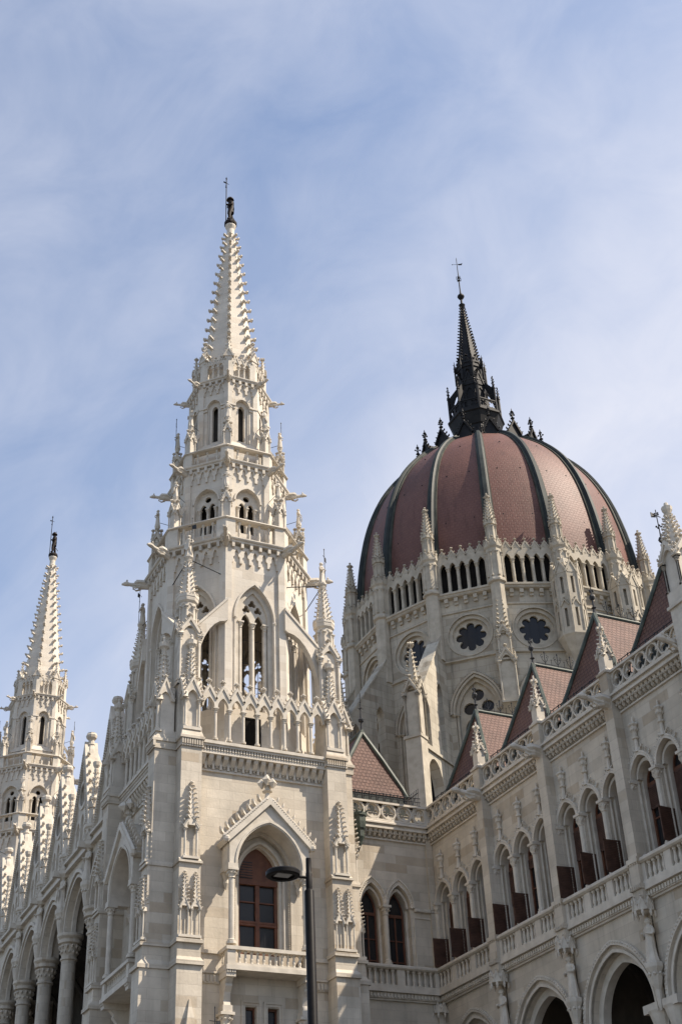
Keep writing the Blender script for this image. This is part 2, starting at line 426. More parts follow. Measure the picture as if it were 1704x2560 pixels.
def gargoyle_mesh(R, z, L):
    b = MB().at()
    k = L / 1.2
    sec = [(-.15, 0, .17, .2), (.12, .02, .17, .2), (.34, .05, .21, .22), (.5, .07, .15, .15), (.72, .1, .11, .11), (.9, .13, .095, .1), (1.0, .16, .13, .13), (1.12, .17, .12, .12), (1.24, .15, .075, .07), (1.3, .14, .05, .05)]
    b.loft([[(hu * k * cos(t), z + (v + hv * sin(t)) * k, R + w * k) for t in [pi / 4 * i + pi / 8 for i in range(8)]] for w, v, hu, hv in sec])
    for sg in (-1, 1):     # folded wings, ears, forepaws
        b.loft([[(sg * .15 * k, z - .02 * k, R + .02 * k), (sg * .27 * k, z + .1 * k, R + .05 * k), (sg * .2 * k, z + .27 * k, R + .1 * k)], [(sg * .12 * k, z + .02 * k, R + .45 * k), (sg * .27 * k, z + .14 * k, R + .42 * k), (sg * .2 * k, z + .3 * k, R + .5 * k)], [(sg * .1 * k, z + .1 * k, R + .62 * k), (sg * .14 * k, z + .14 * k, R + .62 * k), (sg * .12 * k, z + .2 * k, R + .64 * k)]])
        b.bead(sg * .1 * k, z + .3 * k, R + 1.02 * k, .06 * k, 1.5)
        b.tube([(sg * .14 * k, z - .1 * k, R + .3 * k), (sg * .15 * k, z - .17 * k, R + .55 * k), (sg * .11 * k, z - .06 * k, R + .72 * k)], .055 * k, 5)
    return b

def aedicule(b, w, half, z0, zc, zg, zs, depth=None, ncr=2):
    """little gabled canopy on four colonnettes with a pot on top: base, capitals, gable apex, pot top"""
    d = depth or half
    b.box(-half, half, z0 - .04, z0 + .05, w - d, w + d)
    b.box(-half * .66, half * .66, z0, zc, w - d * .66, w + d * .66)
    for su in (-1, 1):
        for sw in (-1, 1):
            b.column(su * half * .8, w + sw * d * .8, z0 + .05, zc, half * .15, 6)
    hh = zg - zc
    for a in range(4):
        M0 = b.M.copy()
        b.M = M0 @ Matrix.Translation((0, 0, w)) @ Matrix.Rotation(a * pi / 2, 4, 'Y')
        e = d if a % 2 == 0 else half
        b.gable(0, zc, half, hh, e * .6, e * 1.0, half * .16, ncr, half * .36, hh * .55, arch=(half * .55, .0, hh * .5))
        b.M = M0
    b.lathe(0, w, [(half * .8, zc), (half * .62, zc + hh * .6), (half * .55, zg), (half * .38, zg + (zs - zg) * .25), (half * .5, zg + (zs - zg) * .45), (half * .36, zg + (zs - zg) * .6), (half * .62, zs - .05), (half * .62, zs)], 8, pi / 8)
    for k in range(8):
        t = 2 * pi * k / 8
        b.bead(half * .58 * cos(t), zg + (zs - zg) * .55, w + half * .58 * sin(t), half * .16)

def figure_mesh(h, seed, shield=False):
    """draped standing figure, h tall, standing on the local origin"""
    rnd = random.Random(seed)
    b = MB().at()
    N = 20; ph = rnd.random() * 6
    prof = [(0, .150, .13), (.03, .155, .135), (.2, .135, .115), (.36, .125, .105), (.5, .118, .092), (.58, .11, .085), (.68, .128, .092), (.76, .142, .095), (.805, .13, .085), (.835, .075, .06), (.855, .045, .045), (.875, .045, .048), (.9, .062, .07), (.935, .068, .078), (.965, .06, .07), (.99, .035, .042), (1.0, .008, .01)]
    rings = []
    for t, ru, rw in prof:
        fold = .014 * max(0, 1 - t / .6)
        sway = .02 * sin(t * 5 + ph)
        rings.append([((ru * cos(a) + sway + fold * cos(7 * a + ph) * cos(a)) * h, t * h, (rw * sin(a) + fold * cos(7 * a + ph) * sin(a)) * h) for a in [2 * pi * i / N for i in range(N)]])
    b.loft(rings)
    sx = .02 * sin(.93 * 5 + ph) * h
    b.bead(sx, .925 * h, .082 * h, .016 * h, 1.6)                        # nose
    for sg in (-1, 1): b.bead(sx + sg * .066 * h, .93 * h, 0, .016 * h, 1.6)  # ears
    for sg in (-1, 1):
        el = (sg * .19 * h, (.6 + .02 * sg) * h, .03 * h)
        hand = (sg * (.06 + .05 * rnd.random()) * h, (.55 + .14 * rnd.random()) * h, .135 * h)
        b.tube([(sg * .12 * h, .78 * h, 0), (sg * .165 * h, .7 * h, 0), el], .042 * h, 8, .036 * h)
        b.tube([el, tuple((Vector(el) + Vector(hand)) / 2), hand], .034 * h, 8, .024 * h)
        b.ball(hand[0], hand[1], hand[2], .03 * h, 6, 4)
        for q in range(4):
            b.tube([hand, (hand[0] - sg * .01 * h, hand[1] + (.012 - .012 * q) * h, hand[2] + .035 * h)], .008 * h, 4)
    b.lathe(sx, -.012 * h, [(.07 * h, .935 * h), (.08 * h, .955 * h), (.06 * h, 1.0 * h), (.02 * h, 1.025 * h)], 10, cap=True)   # cap of hair
    if shield:
        b.loft([[(-.12 * h, .55 * h, .13 * h), (.1 * h, .55 * h, .15 * h), (.1 * h, .33 * h, .16 * h), (-.01 * h, .2 * h, .15 * h), (-.12 * h, .33 * h, .14 * h)], [(-.12 * h, .55 * h, .17 * h), (.1 * h, .55 * h, .19 * h), (.1 * h, .33 * h, .2 * h), (-.01 * h, .2 * h, .19 * h), (-.12 * h, .33 * h, .18 * h)]])
    return b

def relief_pinnacle(half, zb, zc, zg, zt, d):
    """carved blind pinnacle on a flat face, half sunk into it (face at w = 0)"""
    b = MB().at()
    b.box(-half - .04, half + .04, zb - .1, zb, -.02, d * .9)
    for sg in (-1, 1): b.column(sg * half * .82, d * .5, zb, zc, half * .16, 6)
    b.gable(0, zc, half, zg - zc, .0, d * .8, half * .16, 3, half * .5, 0, arch=(half * .62, 0, (zg - zc) * .55))
    z1 = zt - (zt - zg) * .2
    b.spire(0, d * .35, zc + .1, z1, half * .66, half * .2, 4, pi / 4, 7, half * .6, .2, .95)
    b.lathe(0, d * .35, [(half * .2, z1 - .02), (half * .5, z1 + (zt - z1) * .2), (half * .25, z1 + (zt - z1) * .3)], 6)
    b.finial(0, z1 + (zt - z1) * .1, d * .35, (zt - z1) * .9)
    return b

STREL = {}
def tower_buttress(parent, a, uc, wf, hw_out=.46):
    """one of the two buttresses standing on a side of the base"""
    b = MB().at((0, 0, 0), a)
    u0, u1 = (uc - .46, uc + hw_out) if uc > 0 else (uc - hw_out, uc + .46)
    b.box(u0 - .06, u1 + .06, 0, 15.86, 3.0, wf + .3)
    b.box(u0 - .12, u1 + .12, 15.86, 16.02, 3.0, wf + .40)
    b.loft([[(u0 - .1, 16.02, 3), (u1 + .1, 16.02, 3), (u1 + .1, 16.02, wf + .37), (u0 - .1, 16.02, wf + .37)], [(u0 - .03, 16.2, 3), (u1 + .03, 16.2, 3), (u1 + .03, 16.2, wf + .2), (u0 - .03, 16.2, wf + .2)], [(u0 - .03, 16.72, 3), (u1 + .03, 16.72, 3), (u1 + .03, 16.72, wf + .2), (u0 - .03, 16.72, wf + .2)]])
    b.box(u0 - .1, u1 + .1, 16.72, 16.86, 3, wf + .32)
    b.loft([[(u0 - .08, 16.86, 3), (u1 + .08, 16.86, 3), (u1 + .08, 16.86, wf + .28), (u0 - .08, 16.86, wf + .28)], [(u0, 17.0, 3), (u1, 17.0, 3), (u1, 17.0, wf + .1), (u0, 17.0, wf + .1)], [(u0, 19.95, 3), (u1, 19.95, 3), (u1, 19.95, wf + .1), (u0, 19.95, wf + .1)]])
    b.box(u0 - .05, u1 + .05, 19.95, 20.05, 3, wf + .2)
    b.loft([[(u0 - .03, 20.05, 3), (u1 + .03, 20.05, 3), (u1 + .03, 20.05, wf + .17), (u0 - .03, 20.05, wf + .17)], [(u0, 20.2, 3), (u1, 20.2, 3), (u1, 20.2, wf), (u0, 20.2, wf)], [(u0, 25.06, 3), (u1, 25.06, 3), (u1, 25.06, wf), (u0, 25.06, wf)]])
    b.box(u0 - .06, u1 + .06, 25.06, 25.14, 3, wf + .07)
    b.box(u0 - .03, u1 + .03, 25.14, 25.4, 3, wf + .03)
    for i in range(9):
        u = u0 - .03 + (i + .5) * .98 / 9
        b.box(u - .032, u + .032, 25.14, 25.38, wf, wf + .11)
    b.box(u0 - .09, u1 + .09, 25.4, 25.52, 3, wf + .14)
    b.loft([[(u0 - .05, 25.52, 3), (u1 + .05, 25.52, 3), (u1 + .05, 25.52, wf + .1), (u0 - .05, 25.52, wf + .1)], [(u0 + .05, 25.95, 3.2), (u1 - .05, 25.95, 3.2), (u1 - .05, 25.95, wf - .08), (u0 + .05, 25.95, wf - .08)]])
    o = part('buttress', b, STONE, parent)
    if 'tall' not in STREL:
        STREL['tall'] = part('relief_pinnacle', relief_pinnacle(.31, 20.2, 21.4, 21.9, 23.5, .26), CARVED, o)
        STREL['twin'] = part('relief_pinnacle', relief_pinnacle(.2, 17.02, 18.05, 18.5, 19.62, .22), CARVED, o)
        t1, t2 = STREL['tall'], STREL['twin']
    else:
        t1, t2 = again(STREL['tall'], o), again(STREL['twin'], o)
    t3 = again(STREL['twin'], o)
    n = Vector((cos(a), sin(a), 0)); uu = Vector((-sin(a), cos(a), 0))
    for t, du, w in ((t1, 0, wf), (t2, -.235, wf + .1), (t3, .235, wf + .1)):
        t.location = n * w + uu * (uc + du); t.rotation_euler = (0, 0, a + pi / 2)
    return o

def canopy_window(parent, a, wext):
    """tall balcony door under a crocketed canopy; drawn on the wall plane w = 3.83 of side a"""
    w0 = 3.83; w1 = 4.75 + wext
    b = MB().at((0, 0, 0), a)
    ar = arch_pts(0, 1.42, 20.05, 21.9, 12)
    b.prism([(-1.78, 20.05)] + ar + [(1.78, 20.05), (1.78, 21.12), (0, 22.78), (-1.78, 21.12)], w0 - .02, w1)
    b.prism([(-1.5, 20.05)] + arch_pts(0, 1.46, 20.06, 21.96, 12) + [(1.5, 20.05), (1.58, 20.05)] + [(p[0], p[1]) for p in reversed(arch_pts(0, 1.54, 20.06, 22.06, 12))] + [(-1.58, 20.05)], w1 - .02, w1 + .045)
    b.gable(0, 21.02, 1.92, 1.85, w0, w1 + .03, .16, 8, .36, 1.25, fill=False)
    for sg in (-1, 1):
        b.ball(sg * 1.93, 21.05, w1 + .04, .16, 8, 5)
        b.box(min(sg * 1.85, sg * 1.42), max(sg * 1.85, sg * 1.42), 19.86, 20.05, w0, w1 + .05)
        b.box(min(sg * 1.8, sg * 1.72), max(sg * 1.8, sg * 1.72), 20.05, 21.1, w0 + .2, w1 - .15)
        b.lathe(sg * 1.62, w0 + .1, [(.02, 19.2), (.12, 19.45), (.1, 19.6), (.2, 19.86)], 8)
    can = part('canopy', b, CARVED, parent)
    b = MB().at((0, 0, 0), a); b.column(0, 0, 16.82, 19.86, .125, 10)
    n = Vector((cos(a), sin(a), 0)); uu = Vector((-sin(a), cos(a), 0))
    b.M = frame((0, 0, 0), -pi / 2)
    b.v = []; b.f = []; b.column(0, 0, 16.82, 19.86, .125, 10)
    c = part('column', b, CARVED, can, tuple(n * (w1 - .16) + uu * 1.63))
    again(c, can, tuple(n * (w1 - .16) - uu * 1.63))
    # stepped jamb and arch inside the opening
    b = MB().at((0, 0, 0), a)
    b.plate(rect(-1.3, 1.3, 16.7, 21.75), [opening(0, .9, 16.72, 19.95, 21.33, 10)], w0 - .32, w0 - .62)
    for sg in (-1, 1):
        for i in range(40): b.bead(sg * 1.2, 16.9 + i * .075, w0 + .02, .03)
        b.tube([(sg * 1.08, 16.75, w0 - .2), (sg * 1.08, 19.95, w0 - .2)], .06, 6)
    b.ringplate(arch_pts(0, 1.12, 19.95, 21.52, 12) , arch_pts(0, 1.0, 19.95, 21.4, 12), w0 - .12, w0 - .34)
    part('door_surround', b, CARVED, parent)
    b = MB().at((0, 0, 0), a); f = w0 - .5
    b.box(-.92, -.78, 16.72, 19.9, f - .12, f); b.box(.78, .92, 16.72, 19.9, f - .12, f); b.box(-.09, .09, 16.72, 19.72, f - .12, f + .03)
    b.box(-.92, .92, 19.72, 19.95, f - .14, f + .06); b.box(-.92, .92, 18.02, 18.2, f - .12, f + .03); b.box(-.92, .92, 16.72, 17.0, f - .12, f + .02)
    b.box(-.78, .78, 18.98, 19.03, f - .1, f - .02); b.box(-.78, .78, 18.12, 18.2, f - .1, f + .05)
    b.prism([(-.9, 19.95)] + arch_pts(0, .9, 19.95, 21.35, 8) + [(.9, 19.95)], f - .14, f - .07)
    for i in range(6): b.box(-.78, -.18, 20.05 + i * .11, 20.12 + i * .11, f - .07, f - .03)
    d = part('balcony_door', b, WOOD, parent)
    b = MB().at((0, 0, 0), a); b.box(-.9, .9, 16.72, 19.9, f - .2, f - .1)
    part('pane', b, GLASS, d)
    b = MB().at((0, 0, 0), a)
    b.box(-.76, -.2, 20.02, 20.72, f - .069, f - .045)
    part('vent', b, IRON, d)
    # balcony
    b = MB().at((0, 0, 0), a)
    b.box(-1.9, 1.9, 15.8, 15.98, w0 - .02, w1 + .06); b.box(-1.84, 1.84, 15.98, 16.08, w0, w1)
    b.box(-1.9, 1.9, 16.58, 16.72, w1 - .3, w1 + .05)
    for sg in (-1, 1):
        u0, u1 = sorted((sg * 1.84, sg * 1.5))
        b.box(u0, u1, 16.08, 16.58, w1 - .32, w1 - .01)
        u0, u1 = sorted((sg * 1.9, sg * 1.66))
        b.box(u0, u1, 16.58, 16.72, w0, w1 - .3)
        for i in range(2): b.baluster(sg * 1.76, w0 + .2 + i * .24, 16.08, 16.58, .06)
        b.box(sg * 1.68 - .2, sg * 1.68 + .2, 15.55, 15.8, w0, w1 - .02)     # consoles
        b.loft([[(sg * 1.68 - .14, z, w0), (sg * 1.68 + .14, z, w0), (sg * 1.68 + .14, z, w0 + q), (sg * 1.68 - .14, z, w0 + q)] for z, q in ((15.55, .8), (15.35, .62), (15.25, .66), (15.05, .5), (14.75, .42), (14.55, .5))])
        b.box(sg * 1.68 - .2, sg * 1.68 + .2, 14.3, 14.55, w0, w0 + .55)
        b.column(sg * 1.68, w0 + .3, 9.0, 14.3, .16, 10, .5)
        for i in range(4): b.box(sg * 1.68 - .18 + i * .1, sg * 1.68 - .12 + i * .1, 15.7, 15.8, w1 - .02, w1 + .03)
    bal = part('balcony', b, CARVED, parent)
    b = MB().at(); b.baluster(0, 0, 16.08, 16.58, .075)
    first = None
    for i in range(11):
        p = tuple(n * (w1 - .14) + uu * (-1.3 + i * .26))
        if first is None: first = part('baluster', b, CARVED, bal, p)
        else: again(first, bal, p)
    # little pair of windows below the balcony
    for uc in (-.5, .45):
        b = MB().at((0, 0, 0), a); z1 = 14.68
        for q0, q1, ww in ((.34, .42, .07), (.24, .34, .03)):
            b.box(uc - q1, uc - q0, 11, z1 + q1 - .2, w0 - .02, w0 + ww); b.box(uc + q0, uc + q1, 11, z1 + q1 - .2, w0 - .02, w0 + ww); b.box(uc - q1, uc + q1, z1 + q0 - .2, z1 + q1 - .2, w0 - .02, w0 + ww)
        s = part('small_window', b, STONE, parent)
        b = MB().at((0, 0, 0), a)
        b.box(uc - .24, uc - .17, 11, z1, w0 - .3, w0 - .2); b.box(uc + .17, uc + .24, 11, z1, w0 - .3, w0 - .2); b.box(uc - .24, uc + .24, z1 - .08, z1, w0 - .3, w0 - .2)
        part('window_frame', b, WOOD, s)
        b = MB().at((0, 0, 0), a); b.box(uc - .22, uc + .22, 11, z1, w0 - .36, w0 - .28)
        part('pane', b, GLASS, s)

def make_tower():
    t = thing('spire_tower', 'tall white stone spire tower with balcony door behind the street lamp, the nearer one', 'tower', (TC[0], TC[1], 0), 'twin white spire towers')
    # ---- base
    b = MB()
    for a, front in ((-pi / 2, 1), (pi, 1), (0, 0), (pi / 2, 0)):
        b.at((0, 0, 0), a)
        hs = [opening(0, 1.3, 16.7, 20.0, 21.75, 12), rect(-.74, -.26, 11, 14.68), rect(.21, .69, 11, 14.68)] if front else []
        b.plate(rect(-3.83, 3.83, 0, 25.55), hs, 3.83, 3.35)
        for u0, u1 in ((-2.93, -1.85), (1.85, 2.93)) if front else ((-2.93, 2.93),):
            b.box(u0, u1, 16.6, 16.74, 3.8, 3.93); b.box(u0, u1, 15.45, 15.82, 3.8, 3.9)
            for i in range(int((u1 - u0) / .16)):
                b.box(u0 + .03 + i * .16, u0 + .13 + i * .16, 15.5, 15.76, 3.8, 3.95)
            b.box(u0, u1, 15.82, 15.9, 3.8, 3.98)
    b.at(); b.box(-3.7, 3.7, 25.3, 25.6, -3.7, 3.7)
    part('wall', b, STONE, t)
    for a, wf in ((-pi / 2, 4.4), (pi, 4.82), (0, 4.4), (pi / 2, 4.4)):
        for sg in (-1, 1): tower_buttress(t, a, sg * 3.39, wf, .36 if a == pi else .46)
    canopy_window(t, -pi / 2, 0); canopy_window(t, pi, .2)
    # ---- main cornice and gallery
    b = MB().at((0, 0, 0), -pi / 2)
    w = 3.83
    b.box(-2.93, 2.93, 24.28, 24.36, w - .02, w + .08)
    n = 17; d = 5.86 / n
    for i in range(n):
        u = -2.93 + (i + .5) * d
        b.loft([[(u - .1, 24.55, w - .02), (u + .1, 24.55, w - .02), (u + .1, 24.55, w + .08), (u - .1, 24.55, w + .08)], [(u - .1, 24.8, w - .02), (u + .1, 24.8, w - .02), (u + .1, 24.8, w + .32), (u - .1, 24.8, w + .32)], [(u - .1, 24.95, w - .02), (u + .1, 24.95, w - .02), (u + .1, 24.95, w + .38), (u - .1, 24.95, w + .38)]])
        b.bead(u, 24.5, w + .08, .06)
    b.scallops(-2.93, 2.93, n, 24.95, 24.38, w - .02, w + .12)
    b.box(-2.93, 2.93, 24.95, 25.1, w - .02, w + .42)
    for i in range(46): b.box(-2.9 + i * .1275, -2.83 + i * .1275, 25.1, 25.26, w, w + .46)
    b.box(-2.93, 2.93, 25.1, 25.24, w - .02, w + .36)
    b.box(-2.93, 2.93, 25.26, 25.36, w - .02, w + .5)
    b.loft([[(-2.93, 25.36, w), (2.93, 25.36, w), (2.93, 25.36, w + .56), (-2.93, 25.36, w + .56)], [(-2.93, 25.5, w), (2.93, 25.5, w), (2.93, 25.5, w + .56), (-2.93, 25.5, w + .56)], [(-2.93, 25.62, w), (2.93, 25.62, w), (2.93, 25.62, w + .3), (-2.93, 25.62, w + .3)]])
    cor = part('cornice', b, CARVED, t)
    b = MB().at((0, 0, 0), -pi / 2)
    n = 9; d = 5.86 / n; wa = 4.12
    poly = []; top = []
    for i in range(n):
        u = -2.93 + (i + .5) * d
        poly += [(u - d / 2 + .001, 27.1)] + arch_pts(u, d / 2 - .075, 27.12, 27.58, 5) + [(u + d / 2 - .001, 27.1)]
        top += [(u - d / 2, 27.52), (u, 28.04)]
    top.append((2.93, 27.52))
    b.prism(poly + list(reversed(top)), wa, wa + .2)
    for i in range(n):
        b.gable(-2.93 + (i + .5) * d, 27.5, d / 2, .56, wa + .02, wa + .2, .07, 3, .15, .42, fill=False)
    arc = part('arcade', b, CARVED, t)
    b = MB().at((0, 0, 0), -pi / 2); b.column(0, 0, 25.6, 27.1, .07, 8, .22, .14)
    colm = part('column', b, CARVED, arc, (-2.93 + d, -wa - .1, 0))
    for i in range(2, n): again(colm, arc, (-2.93 + d * i, -wa - .1, 0))
    for rz in (-pi / 2, pi / 2, pi):
        again(cor, t, (0, 0, 0), rz); again(arc, t, (0, 0, 0), rz)
    # ---- niches over the buttresses
    b = MB().at()
    b.box(-.36, .36, 25.75, 28.0, -.5, .12)
    for sg in (-1, 1):
        b.column(sg * .31, .24, 25.98, 27.3, .06, 8, .2, .12)
        M0 = b.M.copy(); b.M = M0 @ Matrix.Rotation(sg * pi / 2, 4, 'Y')
        b.gable(.05, 27.3, .36, .95, .3, .46, .07, 4, .12, .3, arch=(.26, 0, .42)); b.M = M0
    b.gable(0, 27.3, .46, .95, .1, .3, .07, 4, .13, .32, arch=(.26, 0, .45))
    b.box(-.42, .42, 25.84, 25.98, .05, .33)
    b.spire(0, -.05, 28.0, 29.75, .27, .1, 8, pi / 8, 7, .12, .2, .95)
    b.lathe(0, -.05, [(.1, 29.7), (.13, 29.85), (.1, 29.9), (.13, 30.0), (.23, 30.12), (.25, 30.3), (.1, 30.34), (.07, 30.5), (.09, 30.55), (.02, 30.66)], 8)
    for k in range(8): b.bead(.2 * cos(k * pi / 4), 30.1, -.05 + .2 * sin(k * pi / 4), .07)
    nic = None
    for a, wf in ((-pi / 2, 4.1), (pi, 4.5), (0, 4.1), (pi / 2, 4.1)):
        for sg in (-1, 1):
            p = Vector((cos(a), sin(a), 0)) * wf + Vector((-sin(a), cos(a), 0)) * sg * 3.39
            if nic is None: nic = part('niche', b, CARVED, t, tuple(p), a + pi / 2)
            else: again(nic, t, tuple(p), a + pi / 2)
    # ---- corner pinnacles
    b = MB().at()
    b.box(-.44, .44, 25.5, 31.0, -.44, .44)
    for q in range(4):
        b.at((0, 0, 0), q * pi / 2)
        b.gable(0, 30.62, .56, .82, .36, .54, .08, 4, .14, .34, arch=(.33, 0, .5))
        for sg in (-1, 1):
            b.column(sg * .44, .47, 28.3, 30.62, .065, 8, .3, .1)
        b.box(-.52, .52, 28.15, 28.3, .3, .53)
    b.at()
    b.lathe(0, 0, [(.44, 30.8), (.40, 31.0), (.40, 32.4), (.5, 32.5), (.52, 32.62), (.48, 32.66)], 8, pi / 8)
    for k in range(8):
        a = pi / 8 + k * pi / 4
        b.column(.42 * cos(a), .42 * sin(a), 31.0, 32.2, .05, 6, .18, .08)
        b.M = frame((0, 0, 0), k * pi / 4); b.ringplate(arch_pts(0, .17, 32.15, 32.42, 4), arch_pts(0, .11, 32.15, 32.34, 4), .40, .36); b.at()
    b.lathe(0, 0, [(.5, 32.64), (.53, 32.7), (.53, 32.84), (.42, 32.84)], 8, pi / 8)
    for k in range(24):
        a = 2 * pi * k / 24; b.bead(.5 * cos(a), 32.88, .5 * sin(a), .045, 1.4)
    b.spire(0, 0, 32.8, 34.75, .40, .13, 8, pi / 8, 8, .13, .1, .97)
    b.lathe(0, 0, [(.13, 34.7), (.2, 34.82), (.15, 34.87), (.24, 34.98), (.24, 35.06)], 8)
    cp = None
    for k in range(4):
        a = pi / 4 + k * pi / 2
        p = (3.46 * (1 if cos(a) > 0 else -1), 3.5 * (1 if sin(a) > 0 else -1), 0)
        if cp is None: cp = part('corner_pinnacle', b, CARVED, t, p)
        else: again(cp, t, p)
    # ---- flying buttresses: two from each corner pinnacle to the octagon
    RB = 3.98
    fx = None
    for k in range(8):
        va = pi / 8 + k * pi / 4
        vx, vy = RB * cos(va) + OX, RB * sin(va)
        q = (3.46 * (1 if vx > 0 else -1), 3.5 * (1 if vy > 0 else -1))
        d = Vector((vx - q[0], vy - q[1], 0)); Ld = d.length; ang = atan2(d.y, d.x)
        if fx is None or True:
            b = MB()
            prof = [(.3, 26.5), (.3, 31.15), (Ld + .1, 32.95), (Ld + .1, 31.9)]
            r = [(.42 + (Ld - .45) * (1 - cos(t)), 28.6 + 3.2 * sin(t)) for t in [pi / 2 * i / 8 for i in range(8, -1, -1)]]
            prof += r + [(.42, 26.5)]
            b.M = Matrix(((cos(ang), 0, -sin(ang), q[0]), (sin(ang), 0, cos(ang), q[1]), (0, 1, 0, 0), (0, 0, 0, 1)))
            b.prism(prof, -.17, .17)
            b.prism([(.3, 31.15), (.3, 31.3), (Ld + .1, 33.1), (Ld + .1, 32.95)], -.22, .22)
            fx = part('flying_buttress', b, STONEW, t)
    # ---- belfry
    b = MB()
    oct_wall(b, RB, 25.55, 36.3, .33, .13, opening(0, .98, 27.6, 32.4, 34.12, 12), .5)
    ap = RB * cos(pi / 8); hw = RB * sin(pi / 8)
    for k in range(8):
        b.at((0, 0, 0), k * pi / 4)
        b.scallops(-hw + .33, hw - .33, 5, 36.1, 35.2, ap - .14, ap - .02)
        f = ap - .13
        b.ringplate(arch_pts(0, 1.06, 32.3, 34.36, 12), arch_pts(0, .97, 32.3, 34.18, 12), f + .07, f - .05)
        for sg in (-1, 1):
            b.tube([(sg * 1.0, 27.6, f), (sg * 1.0, 32.2, f)], .055, 6)
            b.bead(sg * 1.0, 32.25, f + .03, .11, 1.4)
    b.at(); b.lathe(0, 0, [(3.6, 35.9), (3.6, 36.2)], 8, pi / 8)  # floor slab added to darken the belfry inside
    part('belfry_wall', b, STONEW, t, (OX, 0, 0))
    # recessed tracery in each belfry window
    b = MB().at(); f = ap - .13
    holes = []
    hd = arch_pts(0, .74, 32.35, 33.86, 10)
    for c in (-.33, .33): holes.append(opening(c, .22, 27.7, 32.25, 32.72, 6))
    for c, z in ((0, 33.3), (-.3, 32.98), (.3, 32.98)): holes.append(foil(c, z, .21, 3, 30, pi / 2, .5))
    b.plate([(-1.02, 27.6)] + arch_pts(0, 1.02, 32.38, 34.16, 10) + [(1.02, 27.6)], [[(-.74, 27.62)] + hd + [(.74, 27.62)]], f - .2, f - .42)
    b.plate([(-.76, 27.6)] + arch_pts(0, .76, 32.35, 33.88, 10) + [(.76, 27.6)], holes, f - .32, f - .46, True)
    for c in (-.62, 0, .62):
        b.column(c, f - .3, 27.7, 32.25, .085, 8, .34, .25)
    tr = part('window_tracery', b, CARVED, t, (OX, 0, 0))
    # iron safety bars seen inside the openings
    b = MB().at()
    for z in (29.0, 30.2, 31.4): b.tube([(-.7, z, f - .48), (.7, z, f - .48)], .018, 4)
    for u in (-.35, .35): b.tube([(u, 28, f - .48), (u, 31.5, f - .48)], .015, 4)
    br = part('window_bars', b, IRON, t, (OX, 0, 0))
    for k in range(1, 8):
        again(tr, t, (OX, 0, 0), k * pi / 4); again(br, t, (OX, 0, 0), k * pi / 4)
    b = MB().at(); w = ap - .13
    b.box(-.5, .2, 25.6, 27.15, w - .02, w + .012); b.box(-.56, -.5, 25.6, 27.2, w, w + .05); b.box(.2, .26, 25.6, 27.2, w, w + .05); b.box(-.56, .26, 27.15, 27.22, w, w + .05); b.box(-.18, -.14, 25.6, 27.15, w, w + .03)
    part('gallery_door', b, VOID, t, (OX, 0, 0))
    b = MB().at(); oct_cornice(b, RB, 36.0, 36.55, .26, 6)
    part('belfry_cornice', b, CARVED, t, (OX, 0, 0))
    # ---- balustrades (two), canopied pinnacles and flyers above them
    def balustrade(R, z0, z1, nb, end):
        ap = R * cos(pi / 8); hw = R * sin(pi / 8); b = MB().at()
        for sg in (-1, 1):
            u0, u1 = sorted((sg * hw, sg * (hw - end)))
            b.box(u0, u1, z0, z1 - .09, ap - .3, ap)
        b.box(-hw + .05, hw - .05, z0, z0 + .1, ap - .3, ap - .04)
        q = .1
        b.loft([[(-hw - q * T8, z, ap + w_), (hw + q * T8, z, ap + w_), (hw - .3 * T8, z, ap - .34), (-hw + .3 * T8, z, ap - .34)] for z, w_ in ((z1 - .1, .02), (z1 - .06, .1), (z1, .08))])
        for i in range(nb):
            b.baluster(-hw + end + (2 * (hw - end)) * (i + .5) / nb, ap - .16, z0 + .1, z1 - .1, .085)
        return b
    def eight(o):
        for k in range(1, 8): again(o, t, (OX, 0, 0), k * pi / 4)
    eight(part('balustrade', balustrade(4.02, 36.5, 37.7, 4, .5), CARVED, t, (OX, 0, 0)))
    eight(part('balustrade', balustrade(3.06, 41.85, 42.78, 3, .36), CARVED, t, (OX, 0, 0)))
    def ring8(o, first):
        o.rotation_euler = (0, 0, pi / 8); o.location = (OX, 0, 0)
        for k in range(1, 8): again(o, t, (OX, 0, 0), pi / 8 + k * pi / 4)
    for R, z0, zc, zg, zs, Rin, half in ((3.66, 37.7, 38.66, 39.25, 39.76, 2.95, .25), (2.76, 42.78, 43.7, 44.2, 44.72, 2.1, .22)):
        b = MB().at(); aedicule(b, R, half, z0, zc, zg, zs)
        ring8(part('canopied_pinnacle', b, CARVED, t), 0)
        b = MB().at(); zz = zc + .25
        prof = [(R - .15, zz - .5), (R - .15, zz), (Rin - .1, zz + .95), (Rin - .1, zz + .55), (Rin + .15, zz + .25), (Rin + .35, zz - .1)]
        b.M = b.M @ Matrix(((0, 0, 1, 0), (0, 1, 0, 0), (1, 0, 0, 0), (0, 0, 0, 1)))
        b.prism(prof, -.08, .08)
        ring8(part('small_flyer', b, STONEW, t), 0)
        b = MB().at(); b.tube([(0, zs + .25, R), (0, zs - .1, Rin - .3)], .016, 4)
        ring8(part('tie_rod', b, IRON, t), 0)
    # ---- second stage: two-light windows
    R2 = 3.02
    b = MB(); ap = R2 * cos(pi / 8); hw = R2 * sin(pi / 8)
    oct_wall(b, R2, 36.3, 41.75, .28, .1, opening(0, .66, 37.6, 39.55, 40.3, 10), .4)
    for k in range(8):
        b.at((0, 0, 0), k * pi / 4)
        b.scallops(-hw + .28, hw - .28, 4, 41.6, 40.75, ap - .11, ap - .015)
        b.ringplate(arch_pts(0, .74, 39.5, 40.42, 10), arch_pts(0, .66, 39.5, 40.32, 10), ap - .03, ap - .14)
    part('second_stage_wall', b, STONEW, t, (OX, 0, 0))
    b = MB().at(); f = ap - .1
